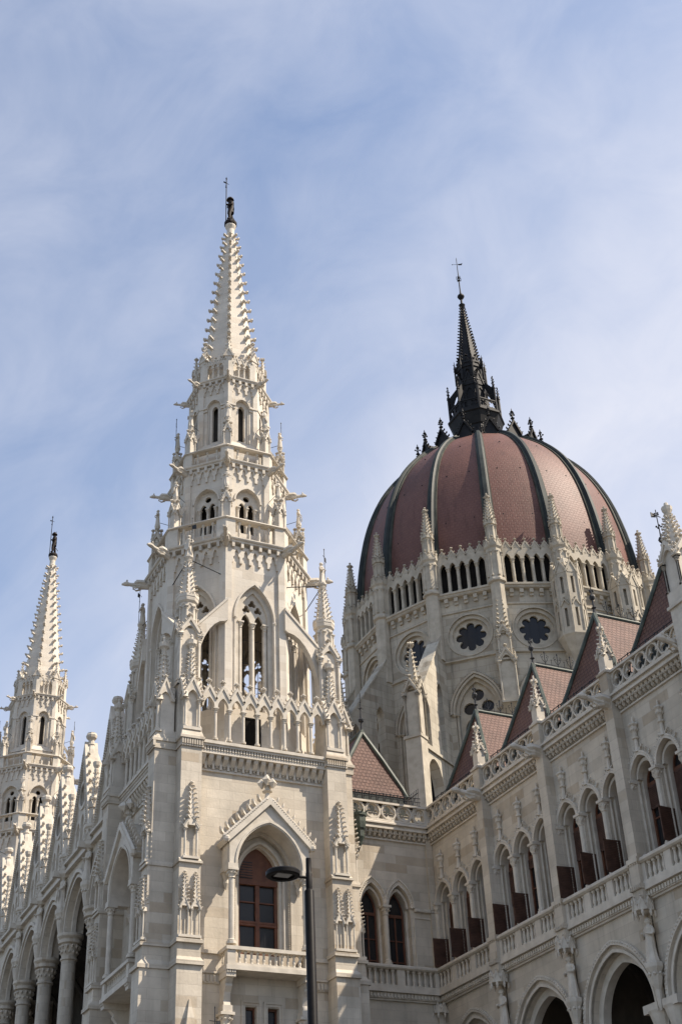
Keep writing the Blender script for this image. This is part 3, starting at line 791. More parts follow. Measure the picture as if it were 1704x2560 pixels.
    b.plate([(-.68, 37.5)] + arch_pts(0, .68, 39.55, 40.32, 10) + [(.68, 37.5)], [opening(-.24, .16, 37.6, 39.3, 39.55, 5), opening(.24, .16, 37.6, 39.3, 39.55, 5), circle(0, 39.82, .17, 14)], f - .2, f - .32, True)
    for c in (-.45, 0, .45): b.column(c, f - .17, 37.5, 39.25, .06, 8, .28, .1)
    eight(part('window_tracery', b, CARVED, t, (OX, 0, 0)))
    b = MB().at(); oct_cornice(b, R2, 41.4, 41.9, .2, 5)
    part('second_stage_cornice', b, CARVED, t, (OX, 0, 0))
    # ---- third stage: slit windows
    R3 = 2.2
    b = MB(); ap = R3 * cos(pi / 8); hw = R3 * sin(pi / 8)
    oct_wall(b, R3, 41.75, 47.9, .24, .1, opening(0, .4, 43.75, 46.15, 46.62, 8), .3)
    for k in range(8):
        b.at((0, 0, 0), k * pi / 4)
        b.scallops(-hw + .24, hw - .24, 3, 47.75, 47.05, ap - .11, ap - .015)
        b.ringplate(arch_pts(0, .47, 46.15, 46.76, 8), arch_pts(0, .4, 46.15, 46.64, 8), ap - .02, ap - .14)
        b.plate([(-.42, 43.7)] + arch_pts(0, .42, 46.15, 46.64, 8) + [(.42, 43.7)], [opening(0, .17, 43.95, 46.05, 46.32, 6)], ap - .22, ap - .42)
        for sg in (-1, 1):
            b.tube([(sg * .36, 43.8, ap - .16), (sg * .36, 46.1, ap - .16)], .04, 5)
            b.box(min(sg * hw, sg * .4), max(sg * hw, sg * .4), 46.1, 46.2, ap - .14, ap + .04)
            b.box(min(sg * (hw - .24), sg * .4), max(sg * (hw - .24), sg * .4), 45.95, 46.3, ap - .14, ap - .03)
        b.loft([[(-hw, 43.3, ap - .1), (hw, 43.3, ap - .1), (hw, 43.3, ap + .14), (-hw, 43.3, ap + .14)], [(-hw, 43.42, ap - .1), (hw, 43.42, ap - .1), (hw, 43.42, ap + .1), (-hw, 43.42, ap + .1)], [(-hw, 43.75, ap - .12), (hw, 43.75, ap - .12), (hw, 43.75, ap - .08), (-hw, 43.75, ap - .08)]])
    b.at(); b.lathe(0, 0, [(R3 + .14, 41.75), (R3 + .14, 43.25)], 8, pi / 8)
    part('third_stage_wall', b, STONEW, t, (OX, 0, 0))
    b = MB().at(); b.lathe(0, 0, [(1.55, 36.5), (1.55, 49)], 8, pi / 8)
    part('dark_core', b, DARK, t, (OX, 0, 0))  # plain core added to darken the inside of the upper stages
    b = MB().at(); oct_cornice(b, R3, 47.6, 48.05, .17, 4)
    part('third_stage_cornice', b, CARVED, t, (OX, 0, 0))
    # ---- crown: arcade of little gables and vertex pinnacles
    R4 = 2.04; ap = R4 * cos(pi / 8); hw = R4 * sin(pi / 8)
    b = MB().at()
    n = 3; e = .3; d = 2 * (hw - e) / n
    poly = [(-hw, 48.0), (-hw + e, 48.0)]; poly = []
    for i in range(n):
        u = -hw + e + (i + .5) * d
        poly += [(u - d / 2 + .001, 49.02)] + arch_pts(u, d / 2 - .045, 49.04, 49.26, 4) + [(u + d / 2 - .001, 49.02)]
    top = [(-hw + e, 49.2)]
    for i in range(n): top += [(-hw + e + (i + .5) * d, 49.52), (-hw + e + (i + 1) * d, 49.2)]
    b.prism(poly + list(reversed(top)), ap - .14, ap)
    for i in range(n):
        u = -hw + e + (i + .5) * d
        b.gable(u, 49.18, d / 2, .36, ap - .12, ap, .04, 2, .07, .22, fill=False)
    for i in range(n - 1): b.column(-hw + e + (i + 1) * d, ap - .08, 48.05, 49.03, .05, 8, .2, .12)
    for sg in (-1, 1):
        u0, u1 = sorted((sg * hw, sg * (hw - e))); b.box(u0, u1, 48.0, 49.55, ap - .25, ap)
    eight(part('crown_arcade', b, CARVED, t, (OX, 0, 0)))
    b = MB().at(); b.M = frame((0, 0, 0), -pi / 2)
    b.box(-.2, .2, 49.4, 49.7, R4 - .34, R4 - .02)
    b.gable(0, 49.6, .27, .5, R4 - .3, R4 + .02, .05, 2, .1, 0)
    b.spire(0, R4 - .18, 49.8, 50.85, .15, .06, 4, 0, 4, .1, .2, .9)
    b.finial(0, 50.75, R4 - .18, .42)
    ring8(part('crown_pinnacle', b, CARVED, t), 0)
    # ---- spire
    b = MB().at()
    b.lathe(0, 0, [(1.75, 48.0), (1.62, 49.0), (1.56, 49.3), (.25, 60.9)], 8, pi / 8)
    for k in range(8):
        a = pi / 8 + k * pi / 4
        for i in range(15):
            tt = i / 14; z = 50.3 + tt * 10.3; r = 1.56 + (.25 - 1.56) * (z - 49.3) / 11.6
            b.crocket((r * .96 * cos(a), z, r * .96 * sin(a)), (cos(a), .05, sin(a)), .36 - .1 * tt)
        for i in range(38):
            z = 49.6 + i * .295; r = 1.56 + (.25 - 1.56) * (z - 49.3) / 11.6
            b.bead(r * cos(a), z, r * sin(a), .05, 1.6)
    b.lathe(0, 0, [(.27, 60.85), (.24, 60.95), (.23, 61.35), (.3, 61.5), (.33, 61.58), (.33, 61.68)], 12)
    part('spire', b, STONEW, t, (OX, 0, 0))
    # ---- gargoyles at each gallery
    for R, z, L in ((RB + .1, 36.15, 1.15), (R2 + .08, 41.5, .95), (R3 + .05, 47.72, .75)):
        ring8(part('gargoyle', gargoyle_mesh(R, z, L), CARVED, t), 0)
    # ---- long tie rods of the corner pinnacles
    for k in range(8):
        va = pi / 8 + k * pi / 4
        vx, vy = RB * cos(va) * .95 + OX, RB * sin(va) * .95
        q = (3.46 * (1 if vx > 0 else -1), 3.5 * (1 if vy > 0 else -1))
        b = MB(); b.M = Matrix.Identity(4); b.tube([(q[0], q[1], 34.95), (vx, vy, 34.4)], .025, 4)
        part('tie_rod', b, IRON, t)
    return t

tower_near = make_tower()
tower_far = copy_thing(tower_near, (TC[0], TC[1] + 41.2, 0))
tag(tower_far, 'farther, smaller-looking white stone spire tower beyond the row of steep gables', 'tower', 'twin white spire towers')
# ================================================================ loggia between the towers
def make_loggia():
    X, Y0 = 17.03, 75.0
    t = thing('loggia_facade', 'shaded stone loggia of tall columns, pointed arches and steep gables between both spire towers', 'loggia', (X, Y0, 0))
    A = pi                                  # faces -X; u runs towards -Y
    BW = 4.7
    b = MB().at((0, 0, 0), A)
    low = []
    for k in range(-3, 4): low += arch_pts(k * BW, 1.92, 22.05, 24.3, 12)
    b.plate([(-16.55, 2), (-3.5 * BW + .43, 2), (-3.5 * BW + .43, 22.05)][:1] + [(low[0][0] - .001, 2)] + low + [(low[-1][0] + .001, 2), (16.55, 2), (16.55, 25.1), (-16.55, 25.1)], [], 0, -.95, True)
    b.box(-16.55, 16.55, -1, 3, -6, .5)
    wall = part('wall', b, STONE, t)
    b = MB().at((0, 0, 0), A)
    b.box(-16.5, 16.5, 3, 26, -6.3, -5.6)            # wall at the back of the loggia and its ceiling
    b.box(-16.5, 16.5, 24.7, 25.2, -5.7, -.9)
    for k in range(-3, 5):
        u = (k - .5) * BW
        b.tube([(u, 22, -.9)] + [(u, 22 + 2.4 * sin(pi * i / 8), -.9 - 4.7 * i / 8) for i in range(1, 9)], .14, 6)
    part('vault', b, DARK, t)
    b = MB().at((0, 0, 0), A)
    for k in range(-3, 4):
        b.box(k * BW - .9, k * BW + .9, 3, 11, -5.6, -5.55); b.prism([(k * BW - .9, 13)] + arch_pts(k * BW, .9, 17, 19.2, 8) + [(k * BW + .9, 13)], -5.6, -5.55)
    structure(part('window_glass', b, GLASS, t), 'stuff')
    # one bay: mouldings, cornice, gable
    b = MB().at((0, 0, 0), A)
    for r0, r1, w1, w0 in ((1.92, 2.04, .06, -.1), (2.16, 2.3, .14, -.1), (1.7, 1.93, -.3, -.5)):
        d = r0 - 1.92
        b.ringplate(arch_pts(0, r1, 22.05, 24.3 + d + (r1 - r0) * 1.25, 14), arch_pts(0, r0, 22.05, 24.3 + d, 14), w1, w0)
    b.box(-BW / 2, BW / 2, 25.1, 25.28, -.95, .22)
    b.box(-BW / 2, BW / 2, 25.28, 25.55, -.95, .12)
    b.loft([[(-BW / 2, 25.55, -.9), (BW / 2, 25.55, -.9), (BW / 2, 25.55, .3), (-BW / 2, 25.55, .3)], [(-BW / 2, 25.68, -.9), (BW / 2, 25.68, -.9), (BW / 2, 25.68, .3), (-BW / 2, 25.68, .3)], [(-BW / 2, 25.85, -.9), (BW / 2, 25.85, -.9), (BW / 2, 25.85, .05), (-BW / 2, 25.85, .05)]])
    bay = part('arch_moulding', b, CARVED, t)
    # gable: slim wall with a round window and a group of lancets
    b = MB().at((0, 0, 0), A)
    H = 1.98
    holes = [circle(0, 28.75, .62, 20)] + [opening(c, .26, 26.0, 27.0 + (.25 if c == 0 else 0), 27.45 + (.25 if c == 0 else 0), 5) for c in (-.75, 0, .75)]
    b.plate([(-H, 25.8), (H, 25.8), (0, 31.35)], holes, .0, -.5)
    b.ringplate(circle(0, 28.75, .82, 20), circle(0, 28.75, .62, 20), .07, -.05, True)
    b.plate(rect(-1.1, 1.1, 25.9, 29.5), [foil(0, 28.75, .5, 6, 36)], -.3, -.36)
    for sg in (-1, 1):
        for q in (.38, 1.1):
            b.column(sg * q, -.08, 25.95, 27.0, .06, 8, .2, .1)
        e0, e1 = (sg * (H + .14), 25.8), (0, 31.6)
        q = [(e0[0], e0[1]), (e0[0] - sg * .3, e0[1]), (0, 31.05), (0, 31.75)]
        b.prism(q, -.55, .16)
        for i in range(44):
            f = (i + .5) / 44
            b.box(sg * (H - .14) * (1 - f) - .05, sg * (H - .14) * (1 - f) + .05, 25.75 + 5.25 * f - .035, 25.75 + 5.25 * f + .04, .1, .22)
        for i in range(9):
            f = (i + .6) / 10
            b.crocket((e0[0] * (1 - f), e0[1] + (e1[1] - e0[1]) * f, .02), (sg * .94, .33, 0), .26)
    # stone saddle roof behind the gable
    for q in (((-H - .08, 25.8, -.5), (0, 31.45, -.5), (-H * .5, 25.8, -2.4)), ((H + .08, 25.8, -.5), (0, 31.45, -.5), (H * .5, 25.8, -2.4)), ((-H * .5, 25.8, -2.4), (0, 31.45, -.5), (H * .5, 25.8, -2.4))): b.face(q)
    for i in range(16):
        f = (i + .5) / 17
        for sg in (-1, 1): b.bead(sg * (H + .12) * (1 - f), 25.85 + 5.65 * f, -.42, .1, 1.3)
    b.lathe(0, -.2, [(.3, 30.9), (.24, 31.3), (.17, 31.5), (.17, 31.56), (.21, 31.6), (.17, 31.64), (.16, 31.85), (.28, 31.98), (.31, 32.12), (.26, 32.2), (.26, 32.25), (.05, 32.26)], 8, pi / 8)
    gab = part('gable', b, CARVED, t)
    # turret between the gables, with canopy and a knob
    b = MB().at((0, 0, 0), A)
    b.box(-.34, .34, 25.6, 26.5, -.5, .25)
    b.lathe(0, .05, [(.28, 24.98), (.42, 25.15), (.44, 25.35), (.36, 25.4), (.36, 26.0), (.44, 26.05), (.44, 26.2), (.26, 26.3), (.22, 27.5), (.3, 27.6), (.18, 27.75)], 8, pi / 8)
    for k in range(8):
        a = k * pi / 4
        b.M = frame((0, 0, 0), A) @ Matrix.Translation((0, 0, .05)) @ Matrix.Rotation(a, 4, 'Y')
        b.gable(0, 25.35, .18, .4, .32, .42, .03, 1, .07, .2)
        b.gable(0, 27.1, .12, .3, .2, .28, .03, 1, .06, .18)
    b.at((0, 0, 0), A)
    b.spire(0, .05, 27.6, 29.1, .19, .09, 8, pi / 8, 6, .1)
    b.lathe(0, .05, [(.09, 29.0), (.13, 29.2), (.09, 29.25), (.18, 29.42), (.21, 29.6), (.17, 29.64), (.03, 29.66)], 8, pi / 8)
    b.box(-.12, .12, 25.0, 25.3, .2, .75)
    tur = part('turret', b, CARVED, t)
    # spout opening (dark mouth) is carved in the turret's foot
    # corbel under each statue
    b = MB().at((0, 0, 0), A)
    b.lathe(0, .12, [(.05, 21.6), (.1, 21.75), (.12, 22.1), (.17, 22.3), (.24, 22.7), (.22, 22.8), (.3, 23.0), (.36, 23.1), (.36, 23.3), (.3, 23.34)], 8, pi / 8)
    for k in range(8): b.bead(.24 * cos(k * pi / 4), 22.85, .12 + .24 * sin(k * pi / 4), .09)
    cor = part('corbel', b, CARVED, t)
    b = MB().at((0, 0, 0), A)
    b.lathe(0, -.42, [(.6, 0), (.6, 3.4), (.5, 3.6), (.40, 4.0), (.37, 20.75), (.44, 20.78), (.44, 20.86), (.38, 20.9), (.40, 21.1), (.52, 21.5), (.46, 21.55), (.6, 21.6), (.6, 21.75), (.55, 21.78), (.68, 21.92), (.68, 22.06)], 20)
    for k in range(12):
        a = 2 * pi * k / 12
        b.bead(.5 * cos(a), 21.42, -.42 + .5 * sin(a), .1, 1.3); b.bead(.44 * cos(a + .26), 21.15, -.42 + .44 * sin(a + .26), .07, 1.3)
    col = part('column', b, STONE, t, smooth=True)
    first = True
    for k in range(-3, 4):
        dy = -k * BW
        if k == -3:
            for o in (bay, gab): o.location = (0, dy, 0)
        else:
            again(bay, t, (0, dy, 0)); again(gab, t, (0, dy, 0))
    for k in range(-2, 4):
        dy = (k - .5) * BW
        for o in (tur, cor, col):
            if k == -2: o.location = (0, dy, 0)
            else: again(o, t, (0, dy, 0))
    # roof over the loggia hall
    b = MB(); b.M = Matrix.Identity(4)
    b.box(6.4, 14, -16.5, 16.5, 0, 25.9)
    part('hall_wall', b, OLD, t)
    b = MB(); b.M = Matrix.Identity(4)
    b.loft([[(2.2, -16.5, 25.9), (14, -16.5, 25.9), (9, -16.5, 28.6)], [(2.2, 16.5, 25.9), (14, 16.5, 25.9), (9, 16.5, 28.6)]])
    part('roof', b, TILE, t)
    return t

loggia = make_loggia()
side = ['first from the near tower', 'second from the near tower', 'third from the near tower', 'fourth from the near tower']
fm = None
for i, k in enumerate((-2, -1, 0, 1)):
    y = 75 + (k - .5) * 4.7
    mb = figure_mesh(1.78, 11 + i, shield=(i == 1))
    o = part('statue', mb, CARVED, None, (17.03 - .16, y, 23.34), -pi / 2)
    tag(o, 'grey stone statue on a corbel between loggia arches, ' + side[i], 'statue', 'statues on the loggia columns')

# ================================================================ palace wing on the right and the link to the tower
WX = 31.3                                   # facade plane of the wing, facing -X
BAY = 5.12
PY = [49.04 - BAY * i for i in range(5)]    # pilaster centres
def pierced_parapet(b, u0, u1, v0, v1, n, w0, w1):
    d = (u1 - u0) / n; vc = (v0 + v1) / 2; R = min(d / 2 - .03, (v1 - v0) / 2 - .11)
    hs = []
    for i in range(n):
        hs.append(circle(u0 + d * (i + .5), vc, R, 18))
        if i < n - 1:
            u = u0 + d * (i + 1)
            for sg in (-1, 1): hs.append([(u - .13, vc + sg * (R + .01)), (u, vc + sg * .12), (u + .13, vc + sg * (R + .01))])
    b.plate(rect(u0, u1, v0, v1 - .1), hs, w1, w0, True)
    for i in range(n):
        c = (u0 + d * (i + .5), vc)
        wm = (w0 + w1) / 2
        b.ringplate(circle(c[0], c[1], R + .01, 36, pi / 2), foil(c[0], c[1], R * .93, 3, 36, pi / 2, .47), wm + .04, wm - .05, True)
        b.ringplate(circle(c[0], c[1], R + .035, 18), circle(c[0], c[1], R - .02, 18), w1 + .03, w1 - .02, True)
    b.box(u0, u1, v1 - .1, v1, w0 - .06, w1 + .1)
    b.box(u0, u1, v0 - .02, v0 + .06, w0 - .02, w1 + .06)

def hood_finial(b, uc, hw, vs, va, w):
    """moulded hood, ogee tip and flower finial over an arch"""
    b.ringplate(arch_pts(uc, hw + .14, vs - .1, va + .2, 12), arch_pts(uc, hw, vs - .1, va, 12), w + .12, w - .05)
    for i in range(22):
        a = arch_pts(uc, hw + .07, vs, va + .09, 11)
        p = a[i] if i < len(a) else a[-1]
        b.bead(p[0], p[1], w + .12, .035)
    for i in range(2, 9):
        for p in (arch_pts(uc, hw + .16, vs, va + .2, 10)[i], arch_pts(uc, hw + .16, vs, va + .2, 10)[20 - i]):
            if i in (5, 7, 8): b.crocket((p[0], p[1], w + .06), ((p[0] - uc) * 1.0, .5, 0), .12)
    for sg in (-1, 1):
        b.lathe(uc + sg * (hw + .05), w + .1, [(.03, vs - .45), (.09, vs - .34), (.07, vs - .25), (.1, vs - .12), (.06, vs)], 7)
        b.crocket((uc + sg * .12, va + .22, w + .06), (sg, .6, 0), .17)
    b.lathe(uc, w + .08, [(.12, va + .12), (.08, va + .35), (.07, va + .62), (.14, va + .66), (.14, va + .72), (.08, va + .76), (.1, va + .9), (.16, va + 1.05), (.15, va + 1.15), (.2, va + 1.25), (.12, va + 1.32), (.05, va + 1.36), (.04, va + 1.55), (.005, va + 1.6)], 8)
    for k in range(8):
        a = k * pi / 4
        b.bead(uc + .17 * cos(a), va + 1.22, w + .08 + .17 * sin(a), .075); b.bead(uc + .13 * cos(a + .4), va + 1.0, w + .08 + .13 * sin(a + .4), .06)

def corbel_cornice(b, u0, u1, w, v0=23.75, n=None):
    b.box(u0, u1, v0, v0 + .07, w - .05, w + .09)
    n = n or round((u1 - u0) / .27)
    d = (u1 - u0) / n
    for i in range(n):
        u = u0 + (i + .5) * d
        b.loft([[(u - .07, v0 + .14, w), (u + .07, v0 + .14, w), (u + .07, v0 + .14, w + .08), (u - .07, v0 + .14, w + .08)], [(u - .085, v0 + .34, w), (u + .085, v0 + .34, w), (u + .085, v0 + .34, w + .22), (u - .085, v0 + .34, w + .22)], [(u - .085, v0 + .46, w), (u + .085, v0 + .46, w), (u + .085, v0 + .46, w + .26), (u - .085, v0 + .46, w + .26)]])
        b.bead(u, v0 + .2, w + .14, .09); b.bead(u - .08, v0 + .3, w + .24, .06); b.bead(u + .08, v0 + .3, w + .24, .06)
    b.box(u0, u1, v0 + .46, v0 + .56, w - .05, w + .38)
    b.box(u0, u1, v0 + .56, v0 + .68, w - .05, w + .32)
    b.loft([[(u0, v0 + .68, w - .2), (u1, v0 + .68, w - .2), (u1, v0 + .68, w + .44), (u0, v0 + .68, w + .44)], [(u0, v0 + .76, w - .2), (u1, v0 + .76, w - .2), (u1, v0 + .76, w + .44), (u0, v0 + .76, w + .44)], [(u0, v0 + .9, w - .2), (u1, v0 + .9, w - .2), (u1, v0 + .9, w + .2), (u0, v0 + .9, w + .2)]])

def low_balustrade(b, u0, u1, w, groups):
    b.box(u0, u1, 16.78, 16.98, w - .02, w + .34)
    b.loft([[(u0, v, w - .02), (u1, v, w - .02), (u1, v, w + q), (u0, v, w + q)] for v, q in ((17.66, .34), (17.72, .42), (17.8, .42), (17.86, .36))])
    d = (u1 - u0) / groups
    for i in range(groups + 1):
        u = u0 + i * d
        a0, a1 = max(u0, u - .2), min(u1, u + .2)
        b.box(a0, a1, 16.98, 17.66, w, w + .3)
    b.box(u0, u1, 16.98, 17.66, w - .02, w + .03)

def moulded_band(b, u0, u1, w):
    b.box(u0, u1, 16.66, 16.78, w - .02, w + .36)
    b.box(u0, u1, 16.42, 16.66, w - .02, w + .2)
    for i in range(int((u1 - u0) / .17)):
        b.box(u0 + .03 + i * .17, u0 + .13 + i * .17, 16.46, 16.62, w, w + .26)
    b.box(u0, u1, 16.34, 16.42, w - .02, w + .12)

def window_set(parent, a, uc, z0, zs, za, hw, w, glazed=True):
    b = MB().at((0, 0, 0), a)
    b.plate([(uc - hw, z0)] + arch_pts(uc, hw, zs, za, 8) + [(uc + hw, z0)], [[(uc - hw + .09, z0 + .1)] + [(uc - hw + .09, zs - .06), (uc + hw - .09, zs - .06)] + [(uc + hw - .09, z0 + .1)], [(uc - hw + .09, zs + .08)] + arch_pts(uc, hw - .09, zs + .1, za - .1, 8) + [(uc + hw - .09, zs + .08)]], w, w - .1)
    b.box(uc - .035, uc + .035, z0, zs, w - .08, w - .01)
    for z in (z0 + (zs - z0) * .3, z0 + (zs - z0) * .62): b.box(uc - hw + .05, uc + hw - .05, z - .025, z + .025, w - .08, w - .015)
    f = part('window', b, WOOD, parent)
    b = MB().at((0, 0, 0), a)
    b.prism([(uc - hw, z0)] + arch_pts(uc, hw, zs, za, 8) + [(uc + hw, z0)], w - .14, w - .07)
    part('pane', b, GLASS, f)
    return f

def shutter_mesh(wd, h):
    """louvred shutter panel hinged along its top edge at the origin, hanging outward"""
    b = MB().at()
    b.box(-wd / 2, -wd / 2 + .06, -h, 0, -.02, .02); b.box(wd / 2 - .06, wd / 2, -h, 0, -.02, .02)
    b.box(-wd / 2, wd / 2, -.07, 0, -.02, .02); b.box(-wd / 2, wd / 2, -h, -h + .07, -.02, .02)
    n = int((h - .14) / .065)
    for i in range(n):
        v = -h + .07 + (i + .5) * (h - .14) / n
        b.loft([[(-wd / 2 + .05, v - .044, .018), (wd / 2 - .05, v - .044, .018), (wd / 2 - .05, v - .034, .024), (-wd / 2 + .05, v - .034, .024)], [(-wd / 2 + .05, v + .034, -.012), (wd / 2 - .05, v + .034, -.012), (wd / 2 - .05, v + .044, -.006), (-wd / 2 + .05, v + .044, -.006)]])
    return b

def make_wing():
    t = thing('palace_wing', 'shaded stone wing on the right with arched windows, brown shutters and steep red roofs', 'palace wing', (WX, 46.5, 0))
    OY = 46.5
    A = pi
    def U(y): return -(y - OY)            # local u of a world y
    bays = [(54.4, PY[0])] + [(PY[i], PY[i + 1]) for i in range(4)]
    first = {}
    shut = {0: (1, 1, 1), 1: (1, 1, 0), 2: (1, 1, 1), 3: (0, 1, 1), 4: (1, 0, 1)}
    for i, (ya, yb) in enumerate(bays):
        yc = (ya - .27 + yb + .27) / 2 if i else (ya + yb + .27) / 2
        cu = U(yc); wl = (ya - yb) / 2
        u0, u1 = U(ya) + (.0 if i == 0 else .27), U(yb) - .27
        sp = 1.62
        b = MB().at((0, 0, 0), A)
        hs = [opening(cu + c * sp, .66, 17.0, 20.95, 21.72, 10) for c in (-1, 0, 1)]
        hs.append(opening(cu, min(2.0, (u1 - u0) / 2 - .14), 3, 12.85, 15.2, 14))
        b.plate(rect(u0 - .3 if i else u0, u1 + .3, 2, 24.7), hs, 0, -.34, True)
        part('wall', b, STONE, t)
        b = MB().at((0, 0, 0), A)
        b.plate(rect(u0, u1, 17.0, 22.2), [opening(cu + c * sp, .52, 17.2, 20.95, 21.5, 10) for c in (-1, 0, 1)], -.34, -.75)
        for c in (-1, 0, 1):
            hood_finial(b, cu + c * sp, .66, 20.95, 21.72, 0)
            b.ringplate(arch_pts(cu + c * sp, .6, 20.95, 21.64, 10), arch_pts(cu + c * sp, .5, 20.95, 21.5, 10), -.12, -.34)
        for q in (-1.5, -.5, .5, 1.5):
            b.box(cu + q * sp - .2, cu + q * sp + .2, 20.86, 20.96, -.5, .06)
            for z in (0,):
                b.tube([(cu + q * sp - .17, 17.8, -.2), (cu + q * sp - .17, 20.9, -.2)], .05, 6); b.tube([(cu + q * sp + .17, 17.8, -.2), (cu + q * sp + .17, 20.9, -.2)], .05, 6)
        part('window_arches', b, CARVED, t)
        for q in (-1.5, -.5, .5, 1.5):
            p = (-.02, -(cu + q * sp), 0)
            if 'col' not in first:
                b = MB().at(); b.column(0, 0, 17.86, 20.9, .115, 10, .48, .3); b.box(-.2, .2, 17.6, 17.9, -.2, .2)
                first['col'] = part('column', b, CARVED, t, p)
            else: again(first['col'], t, p)
        for j, c in enumerate((-1, 0, 1)):
            f = window_set(t, A, cu + c * sp, 17.2, 20.72, 21.48, .5, -.5)
            # louvred blind in the upper lights, drawn down
            h = (1.35, .9, 1.5, .4, 1.2)[(i * 2 + j) % 5]
            m = shutter_mesh(.84, h)
            o = part('blind', m, SHUT, f, (.44, -(cu + c * sp), 20.62), -pi / 2)
            if shut[i][j]:
                # side-hung leaf opened square to the wall, facing us
                o = part('shutter', shutter_mesh(1.0, 1.3), SHUT, f, (.05, -(cu + c * sp) + .62, 19.25 + random.uniform(-.03, .03)), radians(random.uniform(-6, 6)))
        # lower balustrade, band, cornice, parapet
        b = MB().at((0, 0, 0), A); low_balustrade(b, u0, u1, 0, 3)
        bal = part('balustrade', b, CARVED, t)
        d = (u1 - u0) / 3
        for g in range(3):
            for n in range(4):
                u = u0 + g * d + .2 + (d - .4) * (n + .5) / 4
                if 'bal' not in first:
                    b = MB().at(); b.baluster(0, 0, 16.98, 17.68, .09); first['bal'] = part('baluster', b, CARVED, bal, (-.2, -u, 0))
                else: again(first['bal'], bal, (-.2, -u, 0))
        b = MB().at((0, 0, 0), A); moulded_band(b, u0, u1, 0)
        part('carved_band', b, CARVED, t)
        b = MB().at((0, 0, 0), A); corbel_cornice(b, u0, u1, 0)
        part('cornice', b, CARVED, t)
        b = MB().at((0, 0, 0), A); pierced_parapet(b, u0, u1, 24.65, 25.58, 6, .0, .2)
        part('parapet', b, CARVED, t)
        # big arch below
        b = MB().at((0, 0, 0), A); hw = min(2.0, (u1 - u0) / 2 - .14)
        for r0, r1, w1, w0 in ((0, .1, .05, -.1), (.22, .36, .13, -.05), (-.28, .01, -.34, -.7)):
            b.ringplate(arch_pts(cu, hw + r1, 12.85, 15.2 + r1 * 1.25, 14), arch_pts(cu, hw + r0, 12.85, 15.2 + r0 * 1.2, 14), w1, w0)
        for p in arch_pts(cu, hw + .31, 12.85, 15.2 + .38, 24): b.bead(p[0], p[1], .14, .05)
        for sg in (-1, 1):
            b.box(cu + sg * hw - .42, cu + sg * hw + .42, 12.55, 12.85, -.7, .3)
            b.lathe(cu + sg * (hw + .12), -.1, [(.3, 3), (.3, 11.9), (.34, 12.1), (.45, 12.5), (.5, 12.6)], 12)
        part('arch_moulding', b, CARVED, t)
    # pilasters, pinnacles, gargoyles
    b = MB().at()
    b.box(-.27, .27, 17.9, 25.5, -.2, .42)
    b.box(-.33, .33, 17.72, 17.9, -.2, .52)
    for i in range(5): b.box(-.31 + i * .135, -.24 + i * .135, 17.66, 17.73, -.1, .5)
    b.box(-.27, .27, 16.9, 17.72, -.2, .46); b.box(-.33, .33, 16.72, 16.9, -.2, .54)
    for i in range(6): b.box(-.31 + i * .112, -.25 + i * .112, 16.74, 16.88, .5, .57)
    b.box(-.3, .3, 16.3, 16.72, -.2, .46)
    b.box(-.33, .33, 25.5, 25.6, -.2, .5)
    pil = part('pilaster', b, STONE, t)
    b = MB().at()
    w = .16
    b.loft([[(-.3, 25.58, w - .3), (.3, 25.58, w - .3), (.3, 25.58, w + .3), (-.3, 25.58, w + .3)], [(-.22, 25.75, w - .22), (.22, 25.75, w - .22), (.22, 25.75, w + .22), (-.22, 25.75, w + .22)]])
    b.box(-.2, .2, 25.7, 26.45, w - .2, w + .2)
    for q in range(4):
        M0 = b.M.copy(); b.M = M0 @ Matrix.Translation((0, 0, w)) @ Matrix.Rotation(q * pi / 2, 4, 'Y')
        b.gable(0, 26.32, .25, .42, .16, .24, .05, 2, .1, .2, arch=(.13, 0, .2)); b.M = M0
    b.spire(0, w, 26.4, 27.45, .2, .06, 4, pi / 4, 5, .13, .2, .95)
    b.lathe(0, w, [(.06, 27.4), (.12, 27.52), (.06, 27.56), (.1, 27.62), (.05, 27.66), (.03, 27.95)], 6)
    b.box(-.17, .17, 27.62, 27.72, w - .05, w + .05); b.box(-.05, .05, 27.62, 27.72, w - .17, w + .17)
    pin = part('pinnacle', b, CARVED, t)
    gar = part('gargoyle', gargoyle_mesh(.36, 24.2, 1.35), CARVED, t)
    b = MB().at()                                     # canopy over a statue, and its corbel
    b.lathe(0, .32, [(.34, 16.3), (.36, 16.1), (.3, 15.95), (.2, 15.9)], 8, pi / 8)
    for k in range(8):
        b.M = frame() @ Matrix.Translation((0, 0, .32)) @ Matrix.Rotation(k * pi / 4, 4, 'Y')
        b.gable(0, 15.95, .15, .4, .3, .37, .035, 1, .08, .14); b.lathe(0, .39, [(.02, 15.7), (.06, 15.82), (.04, 15.95)], 5)
    b.at()
    cnp = part('statue_canopy', b, CARVED, t)
    b = MB().at()
    b.lathe(0, .26, [(.04, 12.5), (.1, 12.7), (.12, 13.2), (.18, 13.35), (.26, 13.65), (.24, 13.75), (.34, 13.95), (.34, 14.1), (.28, 14.14)], 8, pi / 8)
    for k in range(8): b.bead(.27 * cos(k * pi / 4), 13.72, .26 + .27 * sin(k * pi / 4), .08)
    crb = part('statue_corbel', b, CARVED, t)
    for i, y in enumerate(PY):
        p = (0, y - OY, 0)
        for o in (pil, pin, gar, cnp, crb):
            if i == 0: o.location = p; o.rotation_euler = (0, 0, -pi / 2)
            elif o is pin and i == 3: continue
            else: again(o, t, p, -pi / 2)
    # canopy hanging in the inner corner
    c = again(cnp, t, (.05, 54.2 - OY, 0), -3 * pi / 4)
    # large corner pinnacle at the right edge
    b = MB().at((-.6, 33.0 - OY, 0), pi)
    b.box(-.45, .45, 17.8, 26.2, -.6, .45)
    b.box(-.52, .52, 25.5, 25.62, -.6, .54)
